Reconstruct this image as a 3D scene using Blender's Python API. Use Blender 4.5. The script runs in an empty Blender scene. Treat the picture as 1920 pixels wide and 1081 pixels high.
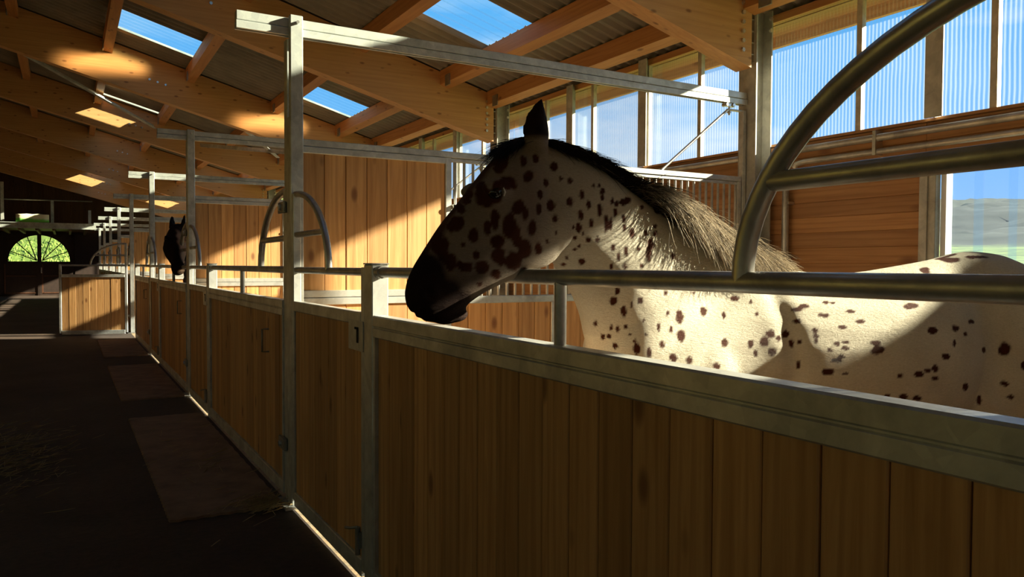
import bpy, bmesh, math, random
import numpy as np
from mathutils import Vector, Matrix

rnd = random.Random(7)
scene = bpy.context.scene
COL = scene.collection
PI = math.pi
W = 4.2                                   # bay length along the aisle

# ------------------------------------------------------------------ camera
F_PX = 1440.6; YAW = math.radians(30.0986); PIT = math.radians(-1.7009); ROL = math.radians(0.2589)
CAM = np.array([0.0, -0.1396, 1.3698])
_fw = np.array([math.sin(YAW) * math.cos(PIT), math.cos(YAW) * math.cos(PIT), math.sin(PIT)])
_r = np.array([math.cos(YAW), -math.sin(YAW), 0.0]); _u = np.cross(_r, _fw)
C_R = _r * math.cos(ROL) + _u * math.sin(ROL); C_U = -_r * math.sin(ROL) + _u * math.cos(ROL)
cam_d = bpy.data.cameras.new('camera'); cam = bpy.data.objects.new('camera', cam_d); COL.objects.link(cam)
cam_d.sensor_width = 36.0; cam_d.lens = F_PX / 1920 * 36.0; cam_d.clip_start = 0.02; cam_d.clip_end = 3000
M = Matrix.Identity(4)
for i in range(3):
    M[i][0] = C_R[i]; M[i][1] = C_U[i]; M[i][2] = -_fw[i]; M[i][3] = CAM[i]
cam.matrix_world = M
scene.camera = cam

def to_px(P):
    d = P - CAM; w = d @ _fw
    return 960 + F_PX * (d @ C_R) / w, 540.5 - F_PX * (d @ C_U) / w, w

# ------------------------------------------------------------------ view, world, sun
vs = scene.view_settings
scene.display_settings.display_device = 'sRGB'
vs.view_transform = 'Standard'; vs.look = 'None'; vs.exposure = 0.0; vs.gamma = 1.0; vs.use_curve_mapping = False
scene.cycles.max_bounces = 10; scene.cycles.diffuse_bounces = 5; scene.cycles.transparent_max_bounces = 20
scene.cycles.sample_clamp_indirect = 6.0
SUN_STRENGTH = 28.0
SUN_DIR = Vector((-1.0, 0.375, -0.45)).normalized()
SKY_STRENGTH = 1.0

wd = bpy.data.worlds.new('sky'); scene.world = wd; wd.use_nodes = True
nt = wd.node_tree; nt.nodes.clear()
def N(nt, t, **k):
    n = nt.nodes.new(t)
    for a, b in k.items(): setattr(n, a, b)
    return n
def L(nt, a, b): nt.links.new(a, b)
def ramp(nt, stops, interp='LINEAR'):
    n = N(nt, 'ShaderNodeValToRGB'); cr = n.color_ramp; cr.interpolation = interp
    while len(cr.elements) > 1: cr.elements.remove(cr.elements[-1])
    cr.elements[0].position = stops[0][0]; cr.elements[0].color = (*stops[0][1], 1)
    for p, c in stops[1:]:
        e = cr.elements.new(p); e.color = (*c, 1)
    return n
tc = N(nt, 'ShaderNodeTexCoord'); sp = N(nt, 'ShaderNodeSeparateXYZ'); L(nt, tc.outputs['Generated'], sp.inputs[0])
sky = ramp(nt, [(0.0, (.42, .68, .98)), (.12, (.24, .56, .98)), (.3, (.13, .49, .95)), (.6, (.09, .46, .92)), (1.0, (.06, .34, .80))])
L(nt, sp.outputs['Z'], sky.inputs['Fac'])
mp = N(nt, 'ShaderNodeMapping'); mp.inputs['Scale'].default_value = (1.2, 1.2, 5.0); L(nt, tc.outputs['Generated'], mp.inputs['Vector'])
nz = N(nt, 'ShaderNodeTexNoise'); nz.inputs['Scale'].default_value = 2.6; nz.inputs['Detail'].default_value = 7; L(nt, mp.outputs[0], nz.inputs['Vector'])
cl = ramp(nt, [(.50, (0, 0, 0)), (.72, (1, 1, 1))]); L(nt, nz.outputs['Fac'], cl.inputs['Fac'])
hz = ramp(nt, [(.0, (.85, .85, .85)), (.30, (.75, .75, .75)), (.42, (.0, .0, .0))]); L(nt, sp.outputs['Z'], hz.inputs['Fac'])
mm = N(nt, 'ShaderNodeMath', operation='MULTIPLY'); L(nt, cl.outputs[0], mm.inputs[0]); L(nt, hz.outputs[0], mm.inputs[1])
mx = N(nt, 'ShaderNodeMix', data_type='RGBA'); L(nt, mm.outputs[0], mx.inputs[0]); L(nt, sky.outputs[0], mx.inputs[6]); mx.inputs[7].default_value = (.9, .95, 1.0, 1)
bg = N(nt, 'ShaderNodeBackground'); bg.inputs[1].default_value = SKY_STRENGTH; L(nt, mx.outputs[2], bg.inputs[0])
wo = N(nt, 'ShaderNodeOutputWorld'); L(nt, bg.outputs[0], wo.inputs[0])

sd = bpy.data.lights.new('sun', 'SUN'); sd.energy = SUN_STRENGTH; sd.angle = math.radians(1.0); sd.color = (1.0, .83, .56)
so = bpy.data.objects.new('sun', sd); COL.objects.link(so); so.location = (30, -10, 20)
so.rotation_euler = SUN_DIR.to_track_quat('-Z', 'Y').to_euler()

# added lamps standing in for sun scattered by the third bay's corrugated skylights
for (x, z) in ((3.46, 3.80), (1.10, 4.44)):
    ad_ = bpy.data.lights.new('beam_patch_lamp', 'AREA'); ad_.shape = 'RECTANGLE'; ad_.size = .95; ad_.size_y = .25; ad_.energy = 2.7; ad_.color = (1.0, .72, .36); ad_.spread = math.radians(16)
    ao = bpy.data.objects.new('beam_patch_lamp', ad_); COL.objects.link(ao); ao.location = (x, 11.4, z); ao.rotation_euler = Vector((-.56, 1.1, -.12)).to_track_quat('-Z', 'Y').to_euler()

# ------------------------------------------------------------------ materials
def new_mat(name):
    m = bpy.data.materials.new(name); m.use_nodes = True; nt = m.node_tree; nt.nodes.clear()
    out = N(nt, 'ShaderNodeOutputMaterial'); b = N(nt, 'ShaderNodeBsdfPrincipled'); L(nt, b.outputs[0], out.inputs[0])
    return m, nt, b, out
def coords(nt, rand=True, scale=(1, 1, 1)):
    tc = N(nt, 'ShaderNodeTexCoord'); mp = N(nt, 'ShaderNodeMapping'); mp.inputs['Scale'].default_value = scale
    if rand:
        oi = N(nt, 'ShaderNodeObjectInfo'); ml = N(nt, 'ShaderNodeVectorMath', operation='SCALE')
        ml.inputs[0].default_value = (37.1, 53.7, 71.3); L(nt, oi.outputs['Random'], ml.inputs['Scale'])
        ad = N(nt, 'ShaderNodeVectorMath', operation='ADD'); L(nt, tc.outputs['Object'], ad.inputs[0]); L(nt, ml.outputs[0], ad.inputs[1])
        L(nt, ad.outputs[0], mp.inputs['Vector'])
    else:
        L(nt, tc.outputs['Object'], mp.inputs['Vector'])
    return mp
def noise(nt, vec, scale, detail=4, rough=.55, dist=0.0):
    n = N(nt, 'ShaderNodeTexNoise'); n.inputs['Scale'].default_value = scale; n.inputs['Detail'].default_value = detail
    n.inputs['Roughness'].default_value = rough; n.inputs['Distortion'].default_value = dist; L(nt, vec, n.inputs['Vector']); return n
def mixc(nt, fac, a, b, mode='MIX'):
    n = N(nt, 'ShaderNodeMix', data_type='RGBA', blend_type=mode)
    for s, v in ((0, fac), (6, a), (7, b)):
        if isinstance(v, (int, float)): n.inputs[s].default_value = v
        elif isinstance(v, tuple): n.inputs[s].default_value = (*v, 1)
        else: L(nt, v, n.inputs[s])
    return n.outputs[2]
def bump(nt, b, h, strength=.3, dist=.01):
    n = N(nt, 'ShaderNodeBump'); n.inputs['Strength'].default_value = strength; n.inputs['Distance'].default_value = dist
    L(nt, h, n.inputs['Height']); L(nt, n.outputs[0], b.inputs['Normal'])

def wood(name, light, dark, axis='Z', knots=3.2, rough=.6, vary=.35, grain=1.0, ring=.55):
    """grain runs along the axis; each object gets its own offset and tone"""
    m, nt, b, out = new_mat(name)
    s = {'X': (.35, 6, 6), 'Y': (6, .35, 6), 'Z': (6, 6, .35)}[axis]
    mp = coords(nt, True, s)
    g = noise(nt, mp.outputs[0], 5.0 * grain, 6, .6, .9)
    s2 = {'X': (.06, 1.2, 1.2), 'Y': (1.2, .06, 1.2), 'Z': (1.2, 1.2, .06)}[axis]
    mp2 = coords(nt, True, s2); w = N(nt, 'ShaderNodeTexWave'); w.wave_type = 'RINGS'; w.rings_direction = axis
    w.inputs['Scale'].default_value = 6.5; w.inputs['Distortion'].default_value = 7.0; w.inputs['Detail'].default_value = 3.0; w.inputs['Detail Scale'].default_value = 1.4
    L(nt, mp2.outputs[0], w.inputs['Vector'])
    gr = ramp(nt, [(.35, (0, 0, 0)), (.75, (1, 1, 1))]); L(nt, g.outputs['Fac'], gr.inputs['Fac'])
    c1 = mixc(nt, gr.outputs[0], dark, light)
    wr = ramp(nt, [(.0, (.72, .66, .6)), (.45, (1, 1, 1))]); L(nt, w.outputs['Fac'], wr.inputs['Fac'])
    c2 = mixc(nt, ring, c1, wr.outputs[0], 'MULTIPLY')
    # knots
    sk = {'X': (.45, 1, 1), 'Y': (1, .45, 1), 'Z': (1, 1, .45)}[axis]
    mp3 = coords(nt, True, sk); v = N(nt, 'ShaderNodeTexVoronoi'); v.inputs['Scale'].default_value = knots * 2.1; L(nt, mp3.outputs[0], v.inputs['Vector'])
    kr = ramp(nt, [(.0, (1, 1, 1)), (.09, (.8, .8, .8)), (.17, (0, 0, 0))]); L(nt, v.outputs['Distance'], kr.inputs['Fac'])
    c3 = mixc(nt, kr.outputs[0], c2, (dark[0] * .42, dark[1] * .32, dark[2] * .3))
    oi = N(nt, 'ShaderNodeObjectInfo')
    vr = ramp(nt, [(0, (1 - vary, 1 - vary * 1.15, 1 - vary * 1.3)), (.5, (.92, .9, .88)), (1, (1.08, 1.05, 1.0))]); L(nt, oi.outputs['Random'], vr.inputs['Fac'])
    c4 = mixc(nt, 1.0, c3, vr.outputs[0], 'MULTIPLY')
    L(nt, c4, b.inputs['Base Color']); b.inputs['Roughness'].default_value = rough
    bump(nt, b, g.outputs['Fac'], .25, .004)
    return m

def steel(name, base=(.42, .43, .42), metal=.8, rough=.38, spangle=28, stain=.35, stretch=(1, 1, 1)):
    m, nt, b, out = new_mat(name)
    mp = coords(nt, True, stretch)
    v = N(nt, 'ShaderNodeTexVoronoi'); v.inputs['Scale'].default_value = spangle; L(nt, mp.outputs[0], v.inputs['Vector'])
    n = noise(nt, mp.outputs[0], 5, 6, .65, .4)
    r1 = ramp(nt, [(.3, (1 - stain, 1 - stain * 1.05, 1 - stain * 1.1)), (.65, (1.1, 1.1, 1.08))]); L(nt, n.outputs['Fac'], r1.inputs['Fac'])
    hs = N(nt, 'ShaderNodeRGBToBW'); L(nt, v.outputs['Color'], hs.inputs[0])
    r2 = ramp(nt, [(0, (.86, .86, .88)), (1, (1.06, 1.06, 1.04))]); L(nt, hs.outputs[0], r2.inputs['Fac'])
    c = mixc(nt, 1.0, base, r1.outputs[0], 'MULTIPLY'); c = mixc(nt, 1.0, c, r2.outputs[0], 'MULTIPLY')
    L(nt, c, b.inputs['Base Color']); b.inputs['Metallic'].default_value = metal
    rr = ramp(nt, [(.3, (rough + .12,) * 3), (.7, (rough - .08,) * 3)]); L(nt, n.outputs['Fac'], rr.inputs['Fac']); L(nt, rr.outputs[0], b.inputs['Roughness'])
    bump(nt, b, n.outputs['Fac'], .12, .002)
    return m

def plain(name, col, rough=.6, metal=0.0, var=.25, scale=6, bstr=.2, col2=None, detail=5):
    m, nt, b, out = new_mat(name); mp = coords(nt, False)
    n = noise(nt, mp.outputs[0], scale, detail, .6)
    c2 = col2 or tuple(x * (1 - var) for x in col)
    r = ramp(nt, [(.3, c2), (.7, col)]); L(nt, n.outputs['Fac'], r.inputs['Fac']); L(nt, r.outputs[0], b.inputs['Base Color'])
    b.inputs['Roughness'].default_value = rough; b.inputs['Metallic'].default_value = metal
    if bstr: bump(nt, b, n.outputs['Fac'], bstr, .01)
    return m

MT = {}
MT['plank'] = wood('larch_plank', (.70, .415, .175), (.50, .265, .095), vary=.32)
MT['glulam'] = wood('glulam', (.62, .35, .14), (.52, .27, .10), 'X', knots=4.6, vary=.12, grain=.8, ring=.22)
MT['purlin'] = wood('purlin_wood', (.60, .29, .10), (.46, .20, .06), 'Y', knots=3.4, vary=.15, grain=.8, ring=.3)
MT['wallplank'] = wood('wall_plank', (.50, .27, .11), (.38, .185, .07), 'Y', knots=1.6, vary=.2, grain=.7)
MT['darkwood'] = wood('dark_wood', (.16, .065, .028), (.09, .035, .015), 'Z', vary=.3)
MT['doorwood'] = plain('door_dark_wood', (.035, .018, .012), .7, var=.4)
MT['steel'] = steel('galvanised_steel', (.60, .625, .61), .55, .42)
MT['tube'] = steel('galvanised_tube', (.55, .545, .52), .65, .40, spangle=14, stain=.45, stretch=(1, 1, 1))
MT['column'] = steel('column_steel', (.50, .50, .46), .35, .5, spangle=16)
MT['bolt'] = steel('bolt_zinc', (.7, .7, .68), .9, .3, stain=.1)
MT['roof'] = plain('fibre_cement', (.27, .235, .19), .85, var=.35, scale=2.5)
MT['rubber'] = plain('rubber_mat', (.32, .20, .125), .9, var=.45, scale=5, bstr=.6, col2=(.17, .10, .065), detail=8)
MT['latch'] = steel('latch_steel', (.35, .34, .31), .8, .45)

# aisle floor: dark dusty concrete
m, nt, b, out = new_mat('aisle_floor'); mp = coords(nt, False)
n1 = noise(nt, mp.outputs[0], .9, 8, .65, .3); n2 = noise(nt, mp.outputs[0], 24, 6, .7)
r = ramp(nt, [(.3, (.032, .019, .012)), (.55, (.065, .040, .026)), (.8, (.11, .074, .046))]); L(nt, n1.outputs['Fac'], r.inputs['Fac'])
r2 = ramp(nt, [(.3, (.7, .7, .7)), (.7, (1.25, 1.2, 1.15))]); L(nt, n2.outputs['Fac'], r2.inputs['Fac'])
L(nt, mixc(nt, 1.0, r.outputs[0], r2.outputs[0], 'MULTIPLY'), b.inputs['Base Color']); b.inputs['Roughness'].default_value = .85
bump(nt, b, n2.outputs['Fac'], .5, .01); MT['floor'] = m
MT['bedding'] = plain('bedding', (.50, .36, .20), .95, scale=18, bstr=1.0, col2=(.30, .19, .10), detail=9)
MT['straw'] = plain('straw', (.45, .33, .15), .8)
MT['soil'] = plain('ground_outside', (.1, .13, .04), .95, scale=.5, col2=(.09, .13, .03), detail=9)

def glassy(name, tint, mixd, diff, rib_axis=None, rib=60, gloss=.06):
    """clear sheet: see-through, with a little white scatter; ribs modulate it"""
    m, nt, b, out = new_mat(name); nt.nodes.remove(b)
    tr = N(nt, 'ShaderNodeBsdfTransparent'); tr.inputs[0].default_value = (*tint, 1)
    tl = N(nt, 'ShaderNodeBsdfTranslucent'); tl.inputs[0].default_value = (*diff, 1)
    df = N(nt, 'ShaderNodeBsdfDiffuse'); df.inputs[0].default_value = (*diff, 1)
    gl = N(nt, 'ShaderNodeBsdfGlossy'); gl.inputs['Roughness'].default_value = .12
    a = N(nt, 'ShaderNodeMixShader'); a.inputs[0].default_value = .35; L(nt, tl.outputs[0], a.inputs[1]); L(nt, df.outputs[0], a.inputs[2])
    s = N(nt, 'ShaderNodeMixShader'); L(nt, tr.outputs[0], s.inputs[1]); L(nt, a.outputs[0], s.inputs[2])
    if rib_axis:
        mp = coords(nt, False); w = N(nt, 'ShaderNodeTexWave'); w.bands_direction = rib_axis; w.inputs['Scale'].default_value = rib
        w.inputs['Distortion'].default_value = 1.5; w.inputs['Detail'].default_value = 2; w.inputs['Detail Scale'].default_value = .3; L(nt, mp.outputs[0], w.inputs['Vector'])
        nn = noise(nt, mp.outputs[0], 1.6, 3); rr = ramp(nt, [(.35, (0, 0, 0)), (.75, (.6, .6, .6))]); L(nt, nn.outputs['Fac'], rr.inputs['Fac'])
        r = ramp(nt, [(.0, (0,) * 3), (.55, (mixd * .6,) * 3), (.85, (mixd * 2.2,) * 3), (1., (mixd * 3.6,) * 3)]); L(nt, w.outputs['Fac'], r.inputs['Fac'])
        md = N(nt, 'ShaderNodeMath', operation='MULTIPLY_ADD'); L(nt, rr.outputs[0], md.inputs[0]); md.inputs[1].default_value = mixd * .9; L(nt, r.outputs[0], md.inputs[2])
        L(nt, md.outputs[0], s.inputs[0])
    else:
        s.inputs[0].default_value = mixd
    f = N(nt, 'ShaderNodeFresnel'); f.inputs[0].default_value = 1.3
    fm = N(nt, 'ShaderNodeMath', operation='MULTIPLY'); L(nt, f.outputs[0], fm.inputs[0]); fm.inputs[1].default_value = gloss * 5
    s2 = N(nt, 'ShaderNodeMixShader'); L(nt, fm.outputs[0], s2.inputs[0]); L(nt, s.outputs[0], s2.inputs[1]); L(nt, gl.outputs[0], s2.inputs[2])
    L(nt, s2.outputs[0], out.inputs[0]); return m
MT['poly'] = glassy('twin_wall_sheet', (.93, .97, 1.0), .022, (.75, .78, .80), 'Y', 10.5)
MT['skylight'] = glassy('clear_corrugated_sheet', (.82, .96, 1.0), .015, (.6, .7, .75), None, gloss=.02)
MT['pvc'] = glassy('clear_pvc_strip', (.84, .92, 1.0), .02, (.5, .58, .75), None, gloss=.08)
MT['glass'] = glassy('glass', (.93, .97, .95), .02, (.6, .6, .6), None, gloss=.05)

# ------------------------------------------------------------------ mesh builder
class MB:
    def __init__(s): s.v = []; s.f = []; s.sm = []
    def add(s, vs, fs, smooth=False):
        o = len(s.v); s.v += [tuple(p) for p in vs]; s.f += [tuple(i + o for i in f) for f in fs]; s.sm += [smooth] * len(fs); return s
    def box(s, x0, x1, y0, y1, z0, z1, bev=0.0):
        if bev <= 0:
            V = [(x, y, z) for z in (z0, z1) for y in (y0, y1) for x in (x0, x1)]
            return s.add(V, [(0, 2, 3, 1), (4, 5, 7, 6), (0, 1, 5, 4), (2, 6, 7, 3), (0, 4, 6, 2), (1, 3, 7, 5)])
        bm = bmesh.new(); bmesh.ops.create_cube(bm, size=1)
        for v in bm.verts: v.co = ((x0 + x1) / 2 + v.co.x * (x1 - x0), (y0 + y1) / 2 + v.co.y * (y1 - y0), (z0 + z1) / 2 + v.co.z * (z1 - z0))
        bmesh.ops.bevel(bm, geom=list(bm.edges), offset=bev, segments=1, affect='EDGES')
        bm.verts.index_update(); V = [tuple(v.co) for v in bm.verts]; Fc = [tuple(v.index for v in f.verts) for f in bm.faces]; bm.free()
        return s.add(V, Fc)
    def tube(s, pts, r, n=12, caps=True):
        pts = [Vector(p) for p in pts]; R = r if isinstance(r, (list, tuple)) else [r] * len(pts); V = []; Fc = []
        t0 = (pts[1] - pts[0]).normalized(); up = Vector((0, 0, 1)) if abs(t0.z) < .9 else Vector((1, 0, 0))
        a = t0.cross(up).normalized(); b = t0.cross(a).normalized()
        for i, p in enumerate(pts):
            t = ((pts[min(i + 1, len(pts) - 1)] - pts[max(i - 1, 0)])).normalized()
            a = (a - t * a.dot(t)).normalized(); b = t.cross(a).normalized()
            for k in range(n):
                c = 2 * PI * k / n; V.append(p + (a * math.cos(c) + b * math.sin(c)) * R[i])
        for i in range(len(pts) - 1):
            for k in range(n):
                k2 = (k + 1) % n; Fc.append((i * n + k, i * n + k2, (i + 1) * n + k2, (i + 1) * n + k))
        s.add(V, Fc, True)
        if caps:
            s.add(V[:n], [tuple(range(n))]); s.add(V[-n:], [tuple(range(n))[::-1]])
        return s
    def prism(s, poly, axis, a0, a1):
        """poly: 2-D outline; extruded along axis from a0 to a1"""
        n = len(poly)
        def P(p, a): return {'X': (a, p[0], p[1]), 'Y': (p[0], a, p[1]), 'Z': (p[0], p[1], a)}[axis]
        V = [P(p, a0) for p in poly] + [P(p, a1) for p in poly]
        Fc = [tuple(range(n))[::-1], tuple(range(n, 2 * n))] + [(i, (i + 1) % n, n + (i + 1) % n, n + i) for i in range(n)]
        return s.add(V, Fc)
    def mesh(s, name, mat, off=(0, 0, 0)):
        me = bpy.data.meshes.new(name); o = Vector(off)
        me.from_pydata([tuple(Vector(v) - o) for v in s.v], [], s.f)
        bm = bmesh.new(); bm.from_mesh(me); bmesh.ops.recalc_face_normals(bm, faces=bm.faces); bm.to_mesh(me); bm.free()
        me.polygons.foreach_set('use_smooth', s.sm); me.materials.append(mat); me.update(); return me
    def obj(s, name, mat, parent=None, kind=None, at=None):
        """vertices are world coordinates; 'at' = origin of the new object (world)"""
        at = Vector(at) if at is not None else (Vector(parent.location) if parent and not parent.parent else Vector((0, 0, 0)))
        o = bpy.data.objects.new(name, s.mesh(name, mat, at)); COL.objects.link(o)
        if parent:
            o.parent = parent
            base = Vector(parent.location)
            if parent.parent: base = base + Vector(parent.parent.location)
            o.location = at - base
        else: o.location = at
        if kind: o['kind'] = kind
        return o
def subpart(mb, name, mat, par):
    """par is a part (child of a thing)"""
    base = Vector(par.location) + (Vector(par.parent.location) if par.parent else Vector((0, 0, 0)))
    return mb.obj(name, mat, par, at=base)
def inst(name, me, parent, loc, rot=None):
    """object from shared mesh; loc is world"""
    o = bpy.data.objects.new(name, me); COL.objects.link(o); base = Vector((0, 0, 0))
    if parent:
        o.parent = parent; base = Vector(parent.location)
        if parent.parent: base = base + Vector(parent.parent.location)
    o.location = Vector(loc) - base
    if rot: o.rotation_euler = rot
    return o
def thing(name, label, cat, loc, group=None, rz=0):
    o = bpy.data.objects.new(name, None); COL.objects.link(o); o.location = loc; o.rotation_euler = (0, 0, rz); o.empty_display_size = .2
    o['label'] = label; o['category'] = cat
    if group: o['group'] = group
    return o
def tag(o, label, cat, group=None):
    o['label'] = label; o['category'] = cat
    if group: o['group'] = group
    return o
def struct(name, loc=(0, 0, 0)):
    o = bpy.data.objects.new(name, None); COL.objects.link(o); o.location = loc; o['kind'] = 'structure'; return o
def copy_tree(o, dloc, label=None, group=None):
    r = o.copy(); COL.objects.link(r); r.location = Vector(o.location) + Vector(dloc)
    if label: r['label'] = label
    if group: r['group'] = group
    for ch in o.children:
        c = ch.copy(); COL.objects.link(c); c.parent = r
        for g in ch.children:
            d = g.copy(); COL.objects.link(d); d.parent = c
    return r
ORD = {-1: 'behind the camera', 0: 'beside the camera', 1: 'nearest', 2: 'second', 3: 'third', 4: 'fourth', 5: 'fifth', 6: 'sixth', 7: 'seventh', 8: 'eighth', 9: 'ninth'}

Y_END = 38.5; Y_BACK = -8.3; K0, K1 = -1, 8
def rz(x): return 3.50 + .27 * (4.7 - x)          # top of the beams = underside of the roof sheets
RIDGE_X = -4.6

# ------------------------------------------------------------------ setting: floor, ground, hills
MB().box(RIDGE_X - .2, 1.09, Y_BACK, Y_END + .3, -.12, 0).obj('floor', MT['floor'], kind='structure')
bed = MB(); bed.box(1.09, 4.98, Y_BACK, Y_END + .3, -.12, .0)
bed.obj('floor', MT['bedding'], kind='structure')

def terrain():
    xs = np.concatenate([np.linspace(-260, -30, 24), np.linspace(-28, 60, 60), np.linspace(64, 420, 90)])
    ys = np.concatenate([np.linspace(-260, -12, 40), np.linspace(-9, 60, 60), np.linspace(63, 420, 80)])
    X, Y = np.meshgrid(xs, ys, indexing='ij')
    inside = (X > RIDGE_X - 1) & (X < 5.6) & (Y > Y_BACK - 1) & (Y < Y_END + 1)
    d = np.maximum(X - 8, 0)
    Z = -.25 + .004 * d + 0.05 * np.maximum(d - 20, 0)
    # meadow rising right behind the far gable
    e = np.maximum(Y - (Y_END + 3.0), 0) * np.clip((30 - X) / 30, 0, 1)
    Z = Z + np.minimum(e * .62, 26) 
    Z += .35 * np.sin(X * .11 + 1) * np.sin(Y * .09) * np.clip(d / 40, 0, 1)
    # wooded ridge
    far = np.clip((X - 120) / 110, 0, 1); far = far * far * (3 - 2 * far)
    rid = 15 + 6 * np.sin(Y * .021 + 2.0) + 4 * np.sin(Y * .063 + .6) + 5 * np.clip((60 - Y) / 60, -1, 1.4)
    rs = np.random.RandomState(5)
    Z += far * np.maximum(rid, 6) * .95
    Z += np.clip((X - 118) / 12, 0, 1) * rs.rand(*X.shape) * 1.6
    Z[inside] = -.5
    V = np.stack([X, Y, Z], -1).reshape(-1, 3); nx, ny = X.shape; Fc = []
    for i in range(nx - 1):
        for j in range(ny - 1):
            a = i * ny + j; Fc.append((a, a + ny, a + ny + 1, a + 1))
    me = bpy.data.meshes.new('hillside'); me.from_pydata(V.tolist(), [], Fc); me.polygons.foreach_set('use_smooth', [True] * len(Fc))
    m, nt, b, out = new_mat('hill_meadow_and_forest'); mp = coords(nt, False)
    sx = N(nt, 'ShaderNodeSeparateXYZ'); L(nt, mp.outputs[0], sx.inputs[0])
    n = noise(nt, mp.outputs[0], .35, 9, .7); r = ramp(nt, [(.35, (.05, .08, .015)), (.5, (.12, .19, .03)), (.65, (.26, .34, .06))]); L(nt, n.outputs['Fac'], r.inputs['Fac'])
    n2 = noise(nt, mp.outputs[0], .12, 8, .7); r2 = ramp(nt, [(.3, (.010, .022, .016)), (.7, (.035, .05, .035))]); L(nt, n2.outputs['Fac'], r2.inputs['Fac'])
    st = ramp(nt, [(.0, (0, 0, 0)), (1, (1, 1, 1))]); mr = N(nt, 'ShaderNodeMapRange'); mr.inputs[1].default_value = 114; mr.inputs[2].default_value = 122; L(nt, sx.outputs[0], mr.inputs[0])
    L(nt, mixc(nt, mr.outputs[0], r.outputs[0], r2.outputs[0]), b.inputs['Base Color']); b.inputs['Roughness'].default_value = .95
    me.materials.append(m); o = bpy.data.objects.new('hillside', me); COL.objects.link(o)
    o['kind'] = 'structure'
terrain()

# tall grass and flowers on the bank behind the gable window: tufts, one stuff object
tb = MB(); rg = random.Random(3)
for i in range(3600):
    x = rg.uniform(-7, 4); y = Y_END + rg.uniform(2.6, 7.5); z0 = -.25 + max(0, y - (Y_END + 3)) * .62 * min(1, (30 - x) / 30) - .03
    h = rg.uniform(.10, .26); a = rg.uniform(0, PI); dx, dy = .04 * math.cos(a), .04 * math.sin(a)
    tb.add([(x - dx, y - dy, z0), (x + dx, y + dy, z0), (x + rg.uniform(-.1, .1), y + rg.uniform(-.1, .1), z0 + h)], [(0, 1, 2)])
tuft = tb.obj('meadow_grass', plain('meadow_grass', (.30, .44, .09), .8, scale=3, col2=(.20, .31, .06)), kind='stuff')
tag(tuft, 'tall green grass on the bank seen through the arched window', 'grass')

# ------------------------------------------------------------------ setting: roof
SKY_ROWS = {(2.93, 3.98), (.55, 1.66)}
SKY_Y = [(2.8, 3.6), (6.35, 7.25), (11.0, 11.83), (14.65, 15.5), (16.5, 16.62), (19.6, 20.4), (24.0, 24.7), (28.4, 29.2), (32.1, 33.1)]  # first shifted out of view, last added, to sun the rail and bale
ROWS = [(4.72, 5.28), (3.98, 4.72), (2.93, 3.98), (1.66, 2.93), (.55, 1.66), (-.6, .55), (-1.8, -.6), (-3.0, -1.8), (RIDGE_X, -3.0)]
def sky_y(x0): return [q for q in SKY_Y if not (q[0] == 16.5 and x0 > 2)]
def corr(y): return .025 * math.sin(2 * PI * y / .15)
def sheet(x0, x1, y0, y1, lift=0.0):
    mb = MB(); n = max(2, int((y1 - y0) / .0188)); V = []; x1 += .05
    for i in range(n + 1):
        y = y0 + (y1 - y0) * i / n; c = corr(y) + .029 + lift
        V += [(x0, y, rz(x0) + c + .012), (x1, y, rz(x1) + c)]
    mb.add(V, [(2 * i, 2 * i + 1, 2 * i + 3, 2 * i + 2) for i in range(n)], False); return mb
ceil = struct('ceiling', (0, 0, 0))
for (x0, x1) in ROWS:
    cuts = [Y_BACK]
    y = Y_BACK
    edges = []
    k = K0 - 1
    bounds = [Y_BACK] + [kk * W + .05 for kk in range(K0, K1 + 2) if Y_BACK < kk * W + .05 < Y_END] + [Y_END + .2]
    for a, b_ in zip(bounds[:-1], bounds[1:]):
        seg = [(a, b_)]
        if (x0, x1) in SKY_ROWS:
            for s0, s1 in sky_y(x0):
                ns = []
                for p, q in seg:
                    if s0 < q and s1 > p:
                        if s0 > p: ns.append((p, s0))
                        if s1 < q: ns.append((s1, q))
                    else: ns.append((p, q))
                seg = ns
        for p, q in seg:
            if q - p > .02: sheet(x0, x1, p, q).obj('roof_sheet', MT['roof'], ceil)
    if (x0, x1) in SKY_ROWS:
        for s0, s1 in sky_y(x0):
            sheet(x0, x1, s0 - .03, s1 + .03, .004).obj('skylight_sheet', MT['skylight'], ceil)
# left slope of the roof beyond the ridge
rl = MB(); rl.add([(RIDGE_X, Y_BACK, rz(RIDGE_X) + .03), (RIDGE_X, Y_END, rz(RIDGE_X) + .03), (RIDGE_X - 1.2, Y_END, rz(RIDGE_X) - .3), (RIDGE_X - 1.2, Y_BACK, rz(RIDGE_X) - .3)], [(0, 1, 2, 3)])
rl.obj('roof_sheet', MT['roof'], ceil)
# eave fascia board and gutter
eb = MB(); eb.box(5.27, 5.31, Y_BACK, Y_END, 3.24, 3.38); eb.obj('trim_1', MT['wallplank'], kind='structure')
ef = MB(); ef.box(5.04, 5.27, Y_BACK, Y_END, 3.335, 3.35); ef.obj('trim_2', MT['wallplank'], kind='structure')

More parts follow.
